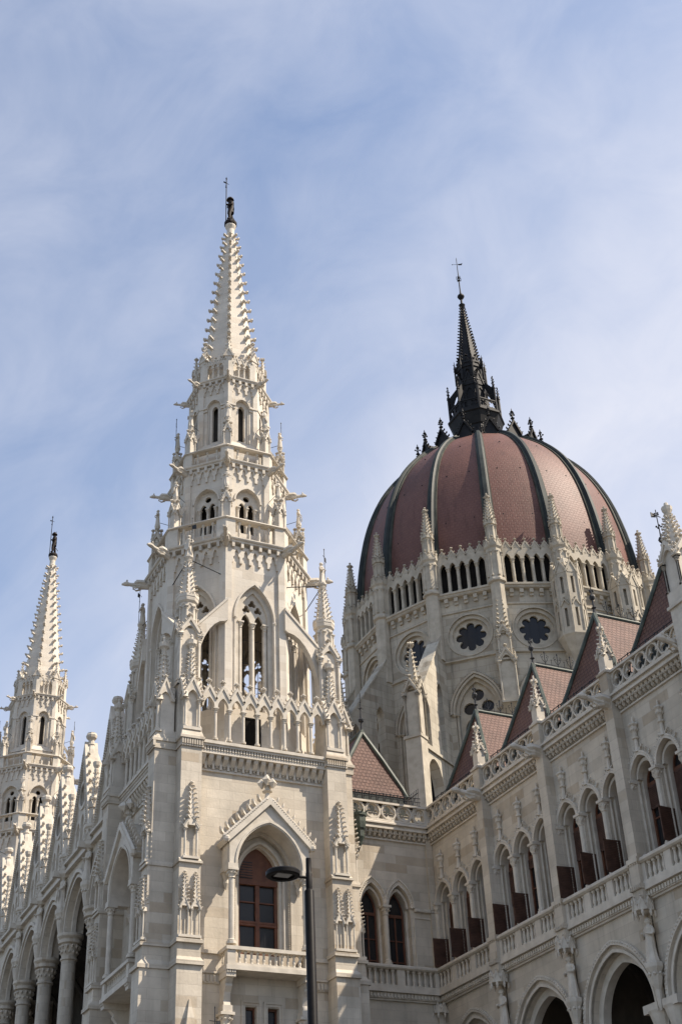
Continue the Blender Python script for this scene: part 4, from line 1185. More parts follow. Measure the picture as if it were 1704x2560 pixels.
    for q in range(4):
        M0 = frame((-.6, 33.0 - OY, 0), pi); b.M = M0 @ Matrix.Rotation(q * pi / 2, 4, 'Y')
        b.gable(0, 27.45, .5, .75, .3, .48, .08, 4, .15, .3, arch=(.3, 0, .45))
        for sg in (-1, 1): b.column(sg * .4, .4, 26.2, 27.45, .06, 8, .25, .1)
    b.M = frame((-.6, 33.0 - OY, 0), pi)
    b.box(-.36, .36, 26.2, 28.0, -.36, .36)
    b.spire(0, 0, 28.0, 29.5, .4, .12, 8, pi / 8, 6, .18, .15, .95)
    b.lathe(0, 0, [(.12, 29.45), (.2, 29.6), (.12, 29.65), (.2, 29.8), (.22, 29.95), (.1, 30.0), (.08, 30.15), (.02, 30.2)], 8)
    part('corner_turret', b, CARVED, t)
    # steep hipped roofs, one over each bay
    zf = 26.28; X0 = .8
    for i in range(4):
        yc = [51.75, 46.4, 41.28, 36.16][i] - OY
        h = 1.92
        def ring(x, hy, z): return (x, yc - hy, z), (x, yc + hy, z)
        b = MB(); b.M = Matrix.Identity(4)
        a0, a1 = ring(X0 - .1, h + .08, zf - .06); m0, m1 = ring(X0 + .12, h - .16, zf + .5)
        ap_ = (1.7, yc, 30.0); bp = (6.6, yc, 30.0); e0, e1 = ring(8.2, h + .08, zf - .06); f0, f1 = ring(8.0, h - .16, zf + .5)
        for q in ((a0, a1, m1, m0), (m0, m1, ap_), (a0, m0, f0, e0), (m0, ap_, bp, f0), (a1, m1, f1, e1), (m1, ap_, bp, f1), (e0, e1, f1, f0), (f0, f1, bp)): b.face(q)
        ro = part('roof', b, TILE, t)
        b = MB(); b.M = Matrix.Identity(4)
        b.box(X0 - .08, 8, yc - h + .12, yc + h - .12, 25.3, zf - .08)
        part('eaves_wall', b, RIBM, ro)
        b = MB(); b.M = Matrix.Identity(4)
        for q in (m0, m1):
            n = .10
            for (p0, p1) in ((ap_, q),):
                d = (Vector(p1) - Vector(p0))
                b.tube([tuple(Vector(p0) + Vector((-.03, 0, .03))), tuple(Vector(p0) + d * .5 + Vector((-.03, 0, .03))), tuple(Vector(p1) + Vector((-.03, 0, .03))), (a0 if q is m0 else a1)], n, 6)
        b.tube([(1.6, yc, 30.03), (6.6, yc, 30.03)], .09, 6)
        part('hip_flashing', b, COPPER, ro)
        b = MB().at((1.7, yc, 0), -pi / 2)
        top = 31.45 if i < 3 else 32.4
        b.lathe(0, 0, [(.13, 29.9), (.07, 30.15), (.05, 30.3), (.12, 30.36), (.05, 30.42), (.04, 30.75), (.1, 30.8), (.14, 30.9), (.1, 31.0), (.035, 31.05), (.025, 31.3), (.02, top)], 8)
        for k in range(4):
            b.bead(.09 * cos(k * pi / 2), top - .22, .09 * sin(k * pi / 2), .055)
        if i == 3:
            b.tube([(-.28, 32.05, .1), (.28, 32.15, -.1)], .025, 4); b.prism([(-.3, 31.95), (-.06, 32.0), (-.06, 32.14), (-.3, 32.2)], -.01, .02)
            for k in range(4): b.bead(.1 * cos(k * pi / 2 + .4), 31.55, .1 * sin(k * pi / 2 + .4), .06)
        part('finial', b, IRON, ro)
        # wrought iron cresting on the ridge
        b = MB().at((0, yc, 0), -pi / 2)
        b.tube([(1.9, 30.2, 0), (6.4, 30.2, 0)], .018, 4)
        for k in range(6):
            x = 2.4 + k * .72
            b.tube([(x, 30.1, 0), (x, 30.75, 0)], .02, 4); b.bead(x, 30.8, 0, .05, 1.6)
            for sg in (-1, 1):
                b.tube([(x, 30.25, 0), (x + sg * .14, 30.42, 0), (x + sg * .22, 30.62, 0), (x + sg * .12, 30.68, 0)], .014, 4); b.bead(x + sg * .12, 30.55, 0, .035)
            b.tube([(x + .36, 30.1, 0), (x + .36, 30.45, 0)], .014, 4); b.bead(x + .36, 30.47, 0, .035)
        part('cresting', b, IRON, ro)
        # snow guard along the eaves behind the parapet
        b = MB().at((0, 0, 0), A)
        for z in (25.72, 25.9, 26.08, 26.2): b.tube([(-yc - h - .5, z, -.36), (-yc + h + .5, z, -.36)], .024, 4)
        for k in range(9):
            u = -yc - h - .5 + k * (h + .5) / 4
            b.tube([(u, 25.4, -.36), (u, 26.25, -.36)], .03, 4); b.tube([(u, 25.5, -.36), (u + .2, 26.18, -.36)], .022, 4)
        part('snow_guard', b, IRON, ro)
    b = MB(); b.M = Matrix.Identity(4)
    b.box(1.0, 15, PY[4] - OY - .2, 7.7, 17.0, 25.35)
    b.box(.62, 9, PY[4] - OY - .1, 8, 25.35, 25.42)
    part('attic_floor', b, COPPER, t)
    b = MB(); b.M = Matrix.Identity(4)
    b.box(.02, 15, PY[4] - OY - .6, PY[4] - OY - .22, 0, 25.5)
    part('end_wall', b, STONE, t)
    b = MB(); b.M = Matrix.Identity(4)
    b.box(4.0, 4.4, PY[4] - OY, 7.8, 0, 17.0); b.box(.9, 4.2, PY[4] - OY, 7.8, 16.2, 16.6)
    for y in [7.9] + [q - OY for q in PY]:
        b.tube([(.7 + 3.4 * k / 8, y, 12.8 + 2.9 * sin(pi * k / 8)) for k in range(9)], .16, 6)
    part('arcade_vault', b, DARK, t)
    return t

wing = make_wing()
for i, y in enumerate(PY[:3]):
    o = part('statue', figure_mesh(1.56, 31 + i), CARVED, None, (WX - .26, y, 14.14), -pi / 2)
    tag(o, ('grey stone statue on the wing wall nearest the inner corner, lowest of three', 'grey robed stone statue on the wing wall, middle one of three', 'grey stone statue on the wing wall, rightmost and highest of three')[i], 'statue', 'statues under the wing pilasters')

# ---------------------------------------------------------------- link between tower and wing
def make_link():
    t = thing('link_building', 'half-sunlit wall with two arched windows and a red hipped roof, between tower and wing', 'building link', (28.4, 54.4, 0))
    A = -pi / 2
    def U(x): return x - 28.4
    b = MB().at((0, 0, 0), A)
    wins = [U(27.9), U(29.32)]
    b.plate(rect(U(24.7), U(31.3), 0, 24.7), [opening(c, .58, 17.0, 20.6, 21.62, 10) for c in wins], 0, -.34)
    part('wall', b, STONE, t)
    b = MB().at((0, 0, 0), A)
    b.plate(rect(U(27.0), U(30.2), 17.0, 22.0), [opening(c, .47, 17.3, 20.6, 21.42, 10) for c in wins], -.3, -.7)
    for c in wins:
        b.ringplate(arch_pts(c, .72, 20.6, 21.84, 12), arch_pts(c, .58, 20.6, 21.62, 12), .1, -.05)
        b.ringplate(arch_pts(c, .78, 20.6, 21.94, 12), arch_pts(c, .72, 20.6, 21.84, 12), .16, -.05)
        for p in arch_pts(c, .66, 20.6, 21.74, 12): b.bead(p[0], p[1], .1, .04)
        b.ringplate(arch_pts(c, .56, 20.6, 21.54, 10), arch_pts(c, .46, 20.6, 21.4, 10), -.12, -.34)
    m = sum(wins) / 2
    b.lathe(m, .1, [(.05, 20.6), (.1, 20.75), (.08, 20.85), (.1, 20.98), (.05, 21.1)], 7)
    b.box(U(30.1), U(31.3), 20.45, 20.6, 0, .12); b.box(U(30.1), U(31.3), 20.15, 20.22, 0, .05)
    for i in range(14): b.box(U(30.12) + i * .085, U(30.17) + i * .085, 20.47, 20.57, .1, .15)
    b.box(U(30.05), U(30.1), 17.8, 20.2, 0, .06)
    part('window_arches', b, CARVED, t)
    b = MB().at((0, 0, 0), A); b.column(m, .0, 17.86, 20.6, .12, 10, .45, .3)
    part('column', b, CARVED, t)
    for c in wins: window_set(t, A, c, 17.3, 20.3, 21.4, .45, -.45)
    b = MB().at((0, 0, 0), A); low_balustrade(b, U(25.2), U(31.0), 0, 3)
    bal = part('balustrade', b, CARVED, t)
    f = None; d = 5.8 / 3
    for g in range(3):
        for n in range(5):
            u = U(25.2) + g * d + .24 + (d - .48) * (n + .5) / 5
            if f is None:
                b = MB().at(); b.baluster(0, 0, 16.98, 17.68, .09); f = part('baluster', b, CARVED, bal, (u, -.2, 0))
            else: again(f, bal, (u, -.2, 0))
    b = MB().at((0, 0, 0), A); moulded_band(b, U(24.9), U(31.0), 0); part('carved_band', b, CARVED, t)
    b = MB().at((0, 0, 0), A); corbel_cornice(b, U(24.9), U(31.0), 0); part('cornice', b, CARVED, t)
    b = MB().at((0, 0, 0), A); pierced_parapet(b, U(25.2), U(31.1), 24.65, 25.58, 7, 0, .2); b.box(U(30.9), U(31.4), 24.6, 25.6, -.1, .24)
    part('parapet', b, CARVED, t)
    b = MB().at((0, 0, 0), A); b.box(U(30.95), U(31.28), 0, 24.6, -.1, .12); part('corner_pilaster', b, STONE, t)
    # hipped roof
    b = MB(); b.M = Matrix.Identity(4)
    x0, x1 = U(26.75), U(30.62); xm = U(28.7); y0 = .8; zf = 26.4
    m0, m1 = (x0 + .16, y0 + .12, zf + .5), (x1 - .16, y0 + .12, zf + .5); a0, a1 = (x0, y0, zf), (x1, y0, zf)
    ap_ = (xm, 1.6, 30.0); bp = (xm, 9, 30.0); e0, e1 = (x0, 10, zf), (x1, 10, zf); f0, f1 = (x0 + .16, 10, zf + .5), (x1 - .16, 10, zf + .5)
    for q in ((a0, a1, m1, m0), (m0, m1, ap_), (a0, m0, f0, e0), (m0, ap_, bp, f0), (a1, m1, f1, e1), (m1, ap_, bp, f1)): b.face(q)
    ro = part('roof', b, TILE, t)
    b = MB(); b.M = Matrix.Identity(4)
    b.box(x0 + .06, x1 - .06, y0 + .03, 10, 25.3, zf + .02)
    part('eaves_wall', b, RIBM, ro)
    b = MB(); b.M = Matrix.Identity(4)
    for q, e in ((m0, a0), (m1, a1)): b.tube([ap_, tuple((Vector(ap_) + Vector(q)) / 2 + Vector((0, -.03, .03))), q, e], .11, 6)
    b.tube([(xm, 1.5, 30.04), (xm, 9, 30.04)], .1, 6)
    part('hip_flashing', b, COPPER, ro)
    b = MB().at((xm, 1.6, 0), -pi / 2)
    b.lathe(0, 0, [(.13, 29.9), (.06, 30.2), (.05, 30.55), (.14, 30.62), (.16, 30.72), (.06, 30.8), (.03, 31.2), (.025, 32.2), (.005, 32.3)], 8)
    b.tube([(-.16, 31.35, 0), (.16, 31.35, 0)], .022, 4); b.tube([(0, 31.35, -.16), (0, 31.35, .16)], .022, 4); b.bead(0, 31.7, 0, .06)
    part('finial', b, IRON, ro)
    b = MB().at((xm, 0, 0), 0)
    for k in range(8):
        y = 2.3 + k * .75
        b.tube([(y, 30.1, 0), (y, 30.8, 0)], .02, 4)
        for sg in (-1, 1): b.tube([(y, 30.2, 0), (y + sg * .15, 30.45, 0), (y + sg * .22, 30.65, 0), (y + sg * .1, 30.7, 0)], .014, 4)
    part('cresting', b, IRON, ro)
    b = MB().at((0, 0, 0), A)
    for z in (25.7, 25.9, 26.1, 26.3): b.tube([(x0 - .4, z, -.4), (x1 + .5, z, -.4)], .024, 4)
    for k in range(11):
        u = x0 + k * (x1 - x0) / 10
        b.tube([(u, 25.5, -.4), (u + .03, 26.34, -.4)], .032, 4); b.tube([(u, 25.7, -.4), (u + .2, 26.28, -.4)], .024, 4)
    part('snow_guard', b, IRON, ro)
    # walkway railing running back beside the roof
    b = MB().at((U(31.15), 0, 0), 0)
    b.tube([(.6, 26.7, 0), (9, 26.7, 0)], .025, 4); b.tube([(.6, 25.8, 0), (9, 25.8, 0)], .02, 4)
    for k in range(50):
        y = .6 + k * .17
        b.tube([(y, 25.6, 0), (y, 26.85, 0)], .014, 4); b.bead(y, 26.88, 0, .03, 1.6)
    part('railing', b, IRON, t)
    b = MB().at(); b.box(U(25), U(31.3), 20, 25.45, -10, -.75)
    part('attic_wall', b, OLD, t)
    # rain hopper and downpipe beside the tower
    b = MB().at((U(27.28), 0, 0), A)
    b.lathe(0, .45, [(.06, 23.2), (.1, 23.35), (.2, 23.6), (.2, 23.9), (.26, 24.0), (.3, 24.3), (.3, 24.55), (.36, 24.6), (.36, 24.72), (.3, 24.78)], 8, pi / 8)
    for k in range(8): b.crocket((.28 * cos(k * pi / 4), 24.75, .45 + .28 * sin(k * pi / 4)), (cos(k * pi / 4), .5, sin(k * pi / 4)), .14)
    hp = part('rain_hopper', b, COPPER, t)
    b = MB().at((U(27.28), 0, 0), A)
    b.tube([(0, 23.3, .45), (-.1, 23.0, .4), (-.18, 22.7, .2), (-.2, 22.3, .15), (-.34, 21.6, .15), (-.36, 5, .15)], .06, 7)
    part('downpipe', b, IRON, t)
    return t
link = make_link()
# ================================================================ great dome
DC = (50.8, 74.9)
V16 = pi / 16
def make_dome():
    t = thing('domed_hall', 'great dark red ribbed dome with black lantern spire on a weathered pale drum', 'dome', (DC[0], DC[1], 0))
    R = 11.5; ap = R * cos(V16); hw = R * sin(V16)
    def ring16(o, off=V16, ks=range(1, 16)):
        o.rotation_euler = (0, 0, off)
        for k in ks: again(o, t, (0, 0, 0), off + k * pi / 8)
    # ---- drum wall with rose and pointed windows
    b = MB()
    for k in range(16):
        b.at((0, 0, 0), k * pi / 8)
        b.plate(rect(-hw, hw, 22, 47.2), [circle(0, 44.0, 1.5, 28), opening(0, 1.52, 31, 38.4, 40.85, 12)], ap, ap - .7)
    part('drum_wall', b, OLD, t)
    b = MB().at((0, 0, 0), -pi / 2)
    b.ringplate(circle(0, 44.0, 1.6, 28), circle(0, 44.0, 1.5, 28), ap + .05, ap - .05, True)
    b.ringplate(circle(0, 44.0, 1.5, 28), circle(0, 44.0, 1.26, 28), ap - .1, ap - .32, True)
    b.ringplate(circle(0, 44.0, 1.3, 64, pi / 2), foil(0, 44.0, 1.06, 8, 64, pi / 2, .27), ap - .32, ap - .5, True)
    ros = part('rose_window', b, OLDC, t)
    b2 = MB().at((0, 0, 0), -pi / 2); b2.face([(p[0], p[1], ap - .48) for p in circle(0, 44.0, 1.2, 24)])
    for u in (-.32, .32): b2.box(u - .03, u + .03, 43, 45, ap - .48, ap - .45)
    part('pane', b2, GLASS, ros)
    ring16(ros, 0)
    b = MB().at((0, 0, 0), -pi / 2)
    for r0, r1, w1, w0 in ((1.52, 1.66, .08, -.1), (1.7, 1.82, .16, -.05), (1.3, 1.53, -.18, -.4)):
        b.ringplate(arch_pts(0, r1, 38.4, 40.85 + (r1 - 1.52) * 1.2, 14), arch_pts(0, r0, 38.4, 40.85 + (r0 - 1.52) * 1.2, 14), ap + w1, ap + w0)
    for p in arch_pts(0, 1.86, 38.4, 41.27, 22): b.bead(p[0], p[1], ap + .14, .06)
    for sg in (-1, 1):
        b.tube([(sg * 1.42, 31, ap - .2), (sg * 1.42, 38.3, ap - .2)], .1, 7)
        b.bead(sg * 1.6, 38.35, ap + .05, .2, .8); b.bead(sg * 1.4, 38.35, ap - .1, .18, .8)
    b.plate([(-1.35, 31)] + arch_pts(0, 1.35, 38.4, 40.62, 12) + [(1.35, 31)], [circle(0, 39.72, .42, 20), circle(-.6, 38.82, .42, 20), circle(.6, 38.82, .42, 20), opening(-.62, .42, 31.2, 37.3, 38.1, 6), opening(.62, .42, 31.2, 37.3, 38.1, 6)], ap - .4, ap - .6)
    ptw = part('pointed_window', b, OLDC, t)
    b2 = MB().at((0, 0, 0), -pi / 2); b2.box(-1.35, 1.35, 31, 40.6, ap - .66, ap - .58)
    part('pane', b2, GLASS, ptw)
    ring16(ptw, 0)
    # ---- strings, bracketed ledge, arcade with its crest of little gables
    b = MB().at()
    for z, q in ((45.85, .1), (42.2, .16), (30.5, .16)):
        b.lathe(0, 0, [(R - .1, z - .12), (R + q, z - .05), (R + q, z + .03), (R - .1, z + .16)], 16, V16)
    b.lathe(0, 0, [(R - .1, 46.85), (R + .3, 46.95), (R + .34, 47.12), (R + .42, 47.16), (R + .42, 47.3), (R - .5, 47.34)], 16, V16)
    for k in range(16):
        b.at((0, 0, 0), k * pi / 8)
        for i in range(5):
            u = (i - 2) * .68
            b.box(u - .13, u + .13, 46.4, 46.6, ap - .05, ap + .14); b.box(u - .13, u + .13, 46.6, 46.9, ap - .05, ap + .26)
        for i in range(26): b.box(-1.7 + i * .133, -1.63 + i * .133, 47.0, 47.1, ap + .2, ap + .34)
    part('gallery_ledge', b, OLDC, t)
    A2 = ap + .2
    b = MB().at((0, 0, 0), -pi / 2)
    hs = [opening((i - 2) * .68, .245, 47.42, 49.2, 49.72, 6) for i in range(5)]
    b.plate(rect(-1.78, 1.78, 47.3, 50.15), hs, A2, A2 - .32, True)
    for i in range(5):
        u = (i - 2) * .68
        b.gable(u, 50.05, .36, .62, A2 - .22, A2 - .02, .06, 3, .13, .34)
        b.ringplate(circle(u, 50.28, .1, 8), circle(u, 50.28, .05, 8), A2, A2 - .05, True)
        b.bead(u - .34, 50.2, A2 + .04, .08)
    arc = part('arcade', b, OLDC, t)
    b = MB().at(); b.column(0, A2 - .04, 47.36, 49.3, .085, 8, .32, .2)
    cm = part('column', b, OLDC, arc, (-1.02, 0, 0))
    for i in range(1, 4): again(cm, arc, (-1.02 + .68 * i, 0, 0))
    ring16(arc, 0)
    b = MB().at(); b.lathe(0, 0, [(R - .22, 47.2), (R - .22, 50.2)], 16, V16, cap=False)
    part('gallery_inner_wall', b, VOID, t)  # black ring, darkness behind the arcade given by its colour
    b = MB().at(); b.lathe(0, 0, [(R - .6, 50.1), (R + .1, 50.1), (R + .1, 50.18), (R - .6, 50.18)], 16, V16, cap=False)
    part('gutter', b, COPPER, t)
    # ---- turret pinnacles on the sixteen corners
    b = MB().at(); r = 11.72
    b.lathe(0, r, [(.5, 42.3), (.5, 47.2), (.66, 47.3), (.66, 47.45), (.55, 47.6), (.55, 49.9), (.66, 50.05), (.68, 50.2), (.5, 50.3), (.4, 50.5), (.36, 50.6), (.36, 51.9), (.46, 52.0), (.46, 52.1), (.38, 52.15)], 8, pi / 8)
    for k in range(8):
        a = pi / 8 + k * pi / 4
        b.column(.55 * cos(a), r + .55 * sin(a), 47.7, 49.6, .06, 6, .25, .15)
        b.column(.38 * cos(a), r + .38 * sin(a), 50.7, 51.8, .04, 6, .18, .1)
        M0 = frame(); b.M = M0 @ Matrix.Translation((0, 0, r)) @ Matrix.Rotation(k * pi / 4, 4, 'Y')
        b.gable(0, 50.1, .25, .5, .5, .6, .045, 2, .11, .26)
        b.gable(0, 51.95, .17, .36, .34, .42, .035, 2, .08, .2)
        b.ringplate(arch_pts(0, .2, 49.5, 49.8, 4), arch_pts(0, .13, 49.5, 49.7, 4), .53, .48)
        b.at()
    b.spire(0, r, 52.1, 54.15, .38, .11, 8, pi / 8, 7, .15, .12, .95)
    b.lathe(0, r, [(.1, 54.1), (.15, 54.2), (.1, 54.25), (.22, 54.36), (.22, 54.44), (.07, 54.46), (.06, 54.62), (.1, 54.66), (.02, 54.76)], 6)
    for k in range(4): b.bead(.2 * cos(k * pi / 2), 54.4, r + .2 * sin(k * pi / 2), .09)
    ring16(part('corner_pinnacle', b, OLDC, t))
    # ---- buttresses: plain gabled ones, stair turrets and flying ones
    def kidx(phi): return round((phi - 34.1 - 11.25) / 22.5) % 16
    b = MB().at()
    b.box(-.55, .55, 22, 45.2, ap - .2, 11.95)
    b.loft([[(-.55, 45.2, ap), (.55, 45.2, ap), (.55, 45.2, 11.95), (-.55, 45.2, 11.95)], [(-.4, 46.0, ap), (.4, 46.0, ap), (.4, 46.0, 11.7), (-.4, 46.0, 11.7)]])
    for hlf, z0, z1, w1 in ((.58, 38.2, 41.0, 12.6), (.46, 41.3, 43.0, 12.4)):
        b.box(-hlf, hlf, z0 - .14, z0, 11.5, w1 + .1); b.box(-hlf + .08, hlf - .08, z0, z1, 11.5, w1 - .1); b.loft([[(-hlf, z0 - .14, 11.5), (hlf, z0 - .14, 11.5), (hlf, z0 - .14, w1), (-hlf, z0 - .14, w1)], [(-hlf * .8, z0 - .7, 11.5), (hlf * .8, z0 - .7, 11.5), (hlf * .8, z0 - .7, 11.9), (-hlf * .8, z0 - .7, 11.9)]])
        for sg in (-1, 1): b.column(sg * (hlf - .08), w1 - .08, z0, z1, .07, 8, .3, .15)
        b.gable(0, z1, hlf, hlf * 1.5, w1 - .3, w1, .09, 4, .16, .4, arch=(hlf * .55, 0, hlf * .8))
        for sg in (-1, 1):
            M0 = frame(); b.M = M0 @ Matrix.Translation((0, 0, w1 - hlf)) @ Matrix.Rotation(sg * pi / 2, 4, 'Y')
            b.gable(0, z1, hlf, hlf * 1.5, hlf - .25, hlf, .09, 4, .16, .3); b.at()
    b.spire(0, 12.0, 43.2, 45.9, .42, .1, 4, pi / 4, 8, .22)
    b.finial(0, 45.8, 12.0, .5)
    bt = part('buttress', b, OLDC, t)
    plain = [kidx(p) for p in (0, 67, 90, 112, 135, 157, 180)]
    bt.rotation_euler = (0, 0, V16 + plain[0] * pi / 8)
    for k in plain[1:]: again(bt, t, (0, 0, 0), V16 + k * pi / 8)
    b = MB().at(); r = 12.1
    b.lathe(0, r, [(.3, 41.0), (.5, 41.4), (1.0, 42.6), (1.1, 42.75), (1.1, 42.9), (1.0, 42.95)], 8, pi / 8)
    for k in range(8):
        b.M = frame() @ Matrix.Translation((0, 0, r)) @ Matrix.Rotation(k * pi / 4, 4, 'Y')
        h8 = sin(pi / 8)
        b.plate(rect(-h8, h8, 42.9, 47.5), [rect(-.1, .1, 43.3, 44.7), rect(-.1, .1, 45.8, 47.1)], cos(pi / 8), cos(pi / 8) - .2)
        b.gable(0, 47.4, .42, .85, .75, .95, .08, 3, .14, .36)
        for sg in (-1, 1): b.box(sg * h8 - .06, sg * h8 + .06, 42.9, 47.5, cos(pi / 8) - .05, cos(pi / 8) + .05)
        b.gable(0, 44.9, .26, .4, .9, .98, .05, 2, .1, .2, fill=False)
        b.at()
    b.lathe(0, r, [(.7, 43), (.7, 47.5), (.95, 47.5), (.3, 48.9)], 8, pi / 8)
    b.box(-.5, .5, 22, 42, ap - .3, 12.2)
    st = part('stair_turret', b, OLDC, t)
    st.rotation_euler = (0, 0, V16 + kidx(22) * pi / 8); again(st, t, (0, 0, 0), V16 + kidx(45) * pi / 8)
    fl = None
    for p in (-22, -45, -67, -90):
        if fl is None:
            b = MB().at(); b.M = frame() @ Matrix(((0, 0, 1, 0), (0, 1, 0, 0), (1, 0, 0, 0), (0, 0, 0, 1)))   # u -> outward
            prof = [(11.2, 20), (11.2, 43.9), (12.0, 43.9), (15.75, 38.2), (15.75, 20), (15.4, 20), (15.4, 32.2)]
            prof += [(14.3 + 1.1 * cos(a), 32.2 + 2.2 * sin(a)) for a in [pi * i / 10 for i in range(1, 10)]] + [(13.2, 32.2), (13.2, 20)]
            b.plate(prof, [opening(14.85, .42, 35.2, 37.6, 38.5, 6), opening(12.7, .35, 35.5, 39.5, 40.3, 6)], .36, -.36, True)
            b.prism([(11.9, 43.9), (11.9, 44.1), (15.8, 38.35), (15.8, 38.15)], -.46, .46)
            b.prism([(11.4, 34.75), (15.6, 34.75), (15.6, 34.92), (11.4, 34.92)], -.5, .5)
            fl = part('flying_buttress', b, OLD, t)
            b = MB().at(); w = 15.7
            b.box(-.54, .54, 20, 35.2, 15.45, 16.3); b.box(-.6, .6, 35.2, 35.4, 15.4, 16.38)
            b.box(-.42, .42, 35.4, 38.4, 15.4, 16.12)
            for q in range(4):
                b.M = frame() @ Matrix.Translation((0, 0, w)) @ Matrix.Rotation(q * pi / 2, 4, 'Y')
                b.gable(0, 38.2, .54, .95, .36, .54, .09, 4, .15, .4, arch=(.38, 0, .6))
                for sg in (-1, 1): b.column(sg * .46, .46, 35.4, 38.2, .075, 8, .35, .15)
                b.at()
            b.spire(0, w, 38.6, 41.5, .42, .1, 4, pi / 4, 8, .2, .15)
            b.finial(0, 41.4, w, .75)
            part('buttress_pinnacle', b, OLDC, fl)
            fl.rotation_euler = (0, 0, V16 + kidx(p) * pi / 8)
        else: again(fl, t, (0, 0, 0), V16 + kidx(p) * pi / 8)
    # ---- shell, ribs
    tab = [(47, 11.0), (49, 10.98), (51, 10.92), (53, 10.78), (55, 10.5), (57, 10.1), (58.5, 9.65), (60, 9.05), (61.3, 8.35), (62.5, 7.5), (63.6, 6.55), (64.6, 5.5), (65.5, 4.4), (66.3, 3.3), (67.0, 2.2), (67.5, 1.6)]
    def prof_at(z):
        for (z0, r0), (z1, r1) in zip(tab, tab[1:]):
            if z <= z1: return r0 + (r1 - r0) * (z - z0) / (z1 - z0)
        return tab[-1][1]
    # smooth the table
    zs = [47 + 20.5 * (1 - (1 - i / 40) ** 1.5) for i in range(41)]
    pr = [(z, (prof_at(max(47, z - .7)) + 2 * prof_at(z) + prof_at(min(67.5, z + .5))) / 4) for z in zs]
    cV = cos(V16)
    b = MB().at((0, 0, 0), -pi / 2)
    grid = []
    for z, r in pr:
        a = r * 1.0 * cV; h = r * sin(V16)
        grid.append([(h * s, z, a + .012 * r * (1 - s * s)) for s in (-1, -.6, -.2, .2, .6, 1)])
    b.loft(grid, caps=False, closed=False)
    ring16(part('dome_gore', b, DOMET, t, smooth=True), 0)
    def rib(hw0, hw1, h0, h1, m):
        b = MB().at((0, 0, 0), -pi / 2); rings = []
        for i, (z, r) in enumerate(pr):
            f = i / 40; w_ = hw0 + (hw1 - hw0) * f; hh = h0 + (h1 - h0) * f
            j0, j1 = max(0, i - 1), min(40, i + 1)
            d = Vector((pr[j1][1] - pr[j0][1], pr[j1][0] - pr[j0][0])).normalized(); n = (d.y, -d.x)
            rings.append([(u * w_, z + n[1] * q * hh, r + n[0] * q * hh) for u, q in ((-1, -.5), (-1, .6), (-.6, 1), (.6, 1), (1, .6), (1, -.5))])
        b.loft(rings)
        return b
    rb = part('rib', rib(.27, .14, .44, .22, RIBM), RIBM, t)
    part('rib_flank', rib(.46, .22, .15, .08, COPPER), RIBF, rb)
    part('rib_bead', rib(.34, .17, .24, .12, RIBM), RIBM, rb)
    ring16(rb)
    b = MB().at(); b.prism([(-.05, -.03), (.05, -.03), (.03, .1), (.07, .12), (-.03, .16), (-.03, .1)], 0, .09)
    hk = None
    for k in range(16):
        for z, us in ((53.5, (-.5, .5)), (58.2, (-.45, .45)), (62, (0,))):
            for u in us:
                r = prof_at(z) * cV; a = k * pi / 8
                p = (r * cos(a) - u * prof_at(z) * sin(V16) * -sin(a) * -1, r * sin(a) + u * prof_at(z) * sin(V16) * cos(a), z)
                if hk is None: hk = part('roof_hook', b, LEAD, t, p, a + pi / 2)
                else: again(hk, t, p, a + pi / 2)
    # ---- dormers
    b = MB().at()
    z0 = 64.7; r0 = 5.2
    b.prism([(-.5, z0), (.5, z0), (.5, z0 + .5), (0, z0 + 1.5), (-.5, z0 + .5)], r0 - 1.8, r0)
    b.gable(0, z0 + .45, .6, 1.15, r0 - .05, r0 + .08, .09, 3, .22, 0, fill=False)
    b.lathe(0, r0 - .02, [(.1, z0 + 1.4), (.08, z0 + 1.85), (.19, z0 + 1.95), (.08, z0 + 2.05), (.06, z0 + 2.5), (.15, z0 + 2.6), (.06, z0 + 2.7), (.02, z0 + 2.95)], 6)
    for k in range(4): b.bead(.18 * cos(k * pi / 2), z0 + 2.35, r0 - .02 + .18 * sin(k * pi / 2), .11)
    ring16(part('dormer', b, LEAD, t), 0)
    # ---- lantern
    b = MB().at()
    b.lathe(0, 0, [(2.75, 66.4), (2.7, 66.75), (2.0, 66.95), (1.9, 67.1), (1.85, 68.5), (1.95, 68.6), (2.3, 69.6), (2.42, 69.7), (2.42, 69.85), (2.25, 69.95), (2.25, 70.05)], 8, pi / 8)
    for k in range(8):
        b.at((0, 0, 0), k * pi / 4)
        for i in range(4): b.box(-.62 + i * .34, -.44 + i * .34, 67.3, 68.3, 1.68, 1.78)
    b.at()
    for k in range(24):
        a = 2 * pi * k / 24
        b.tube([(2.72 * cos(a), 66.6, 2.72 * sin(a)), (2.72 * cos(a), 67.25, 2.72 * sin(a))], .035, 4); b.bead(2.72 * cos(a), 67.3, 2.72 * sin(a), .08, 1.5)
        b.bead(2.72 * cos(a) + .1 * sin(a), 67.0, 2.72 * sin(a) - .1 * cos(a), .06); b.bead(2.72 * cos(a) - .1 * sin(a), 67.0, 2.72 * sin(a) + .1 * cos(a), .06)
    part('lantern_base', b, LEAD, t)
    b = MB().at()
    h8 = 2.2 * sin(pi / 8); a8 = 2.2 * cos(pi / 8)
    b.plate(rect(-h8, h8, 70.0, 70.95), [foil(-.42, 70.48, .36, 4, 32, pi / 4, .42), foil(.42, 70.48, .36, 4, 32, pi / 4, .42)], a8, a8 - .1, True)
    b.box(-h8, h8, 70.9, 71.0, a8 - .14, a8 + .05)
    pp = part('lantern_parapet', b, LEAD, t)
    ring16(pp, 0, ()); 
    for k in range(1, 8): again(pp, t, (0, 0, 0), k * pi / 4)
    b = MB().at()
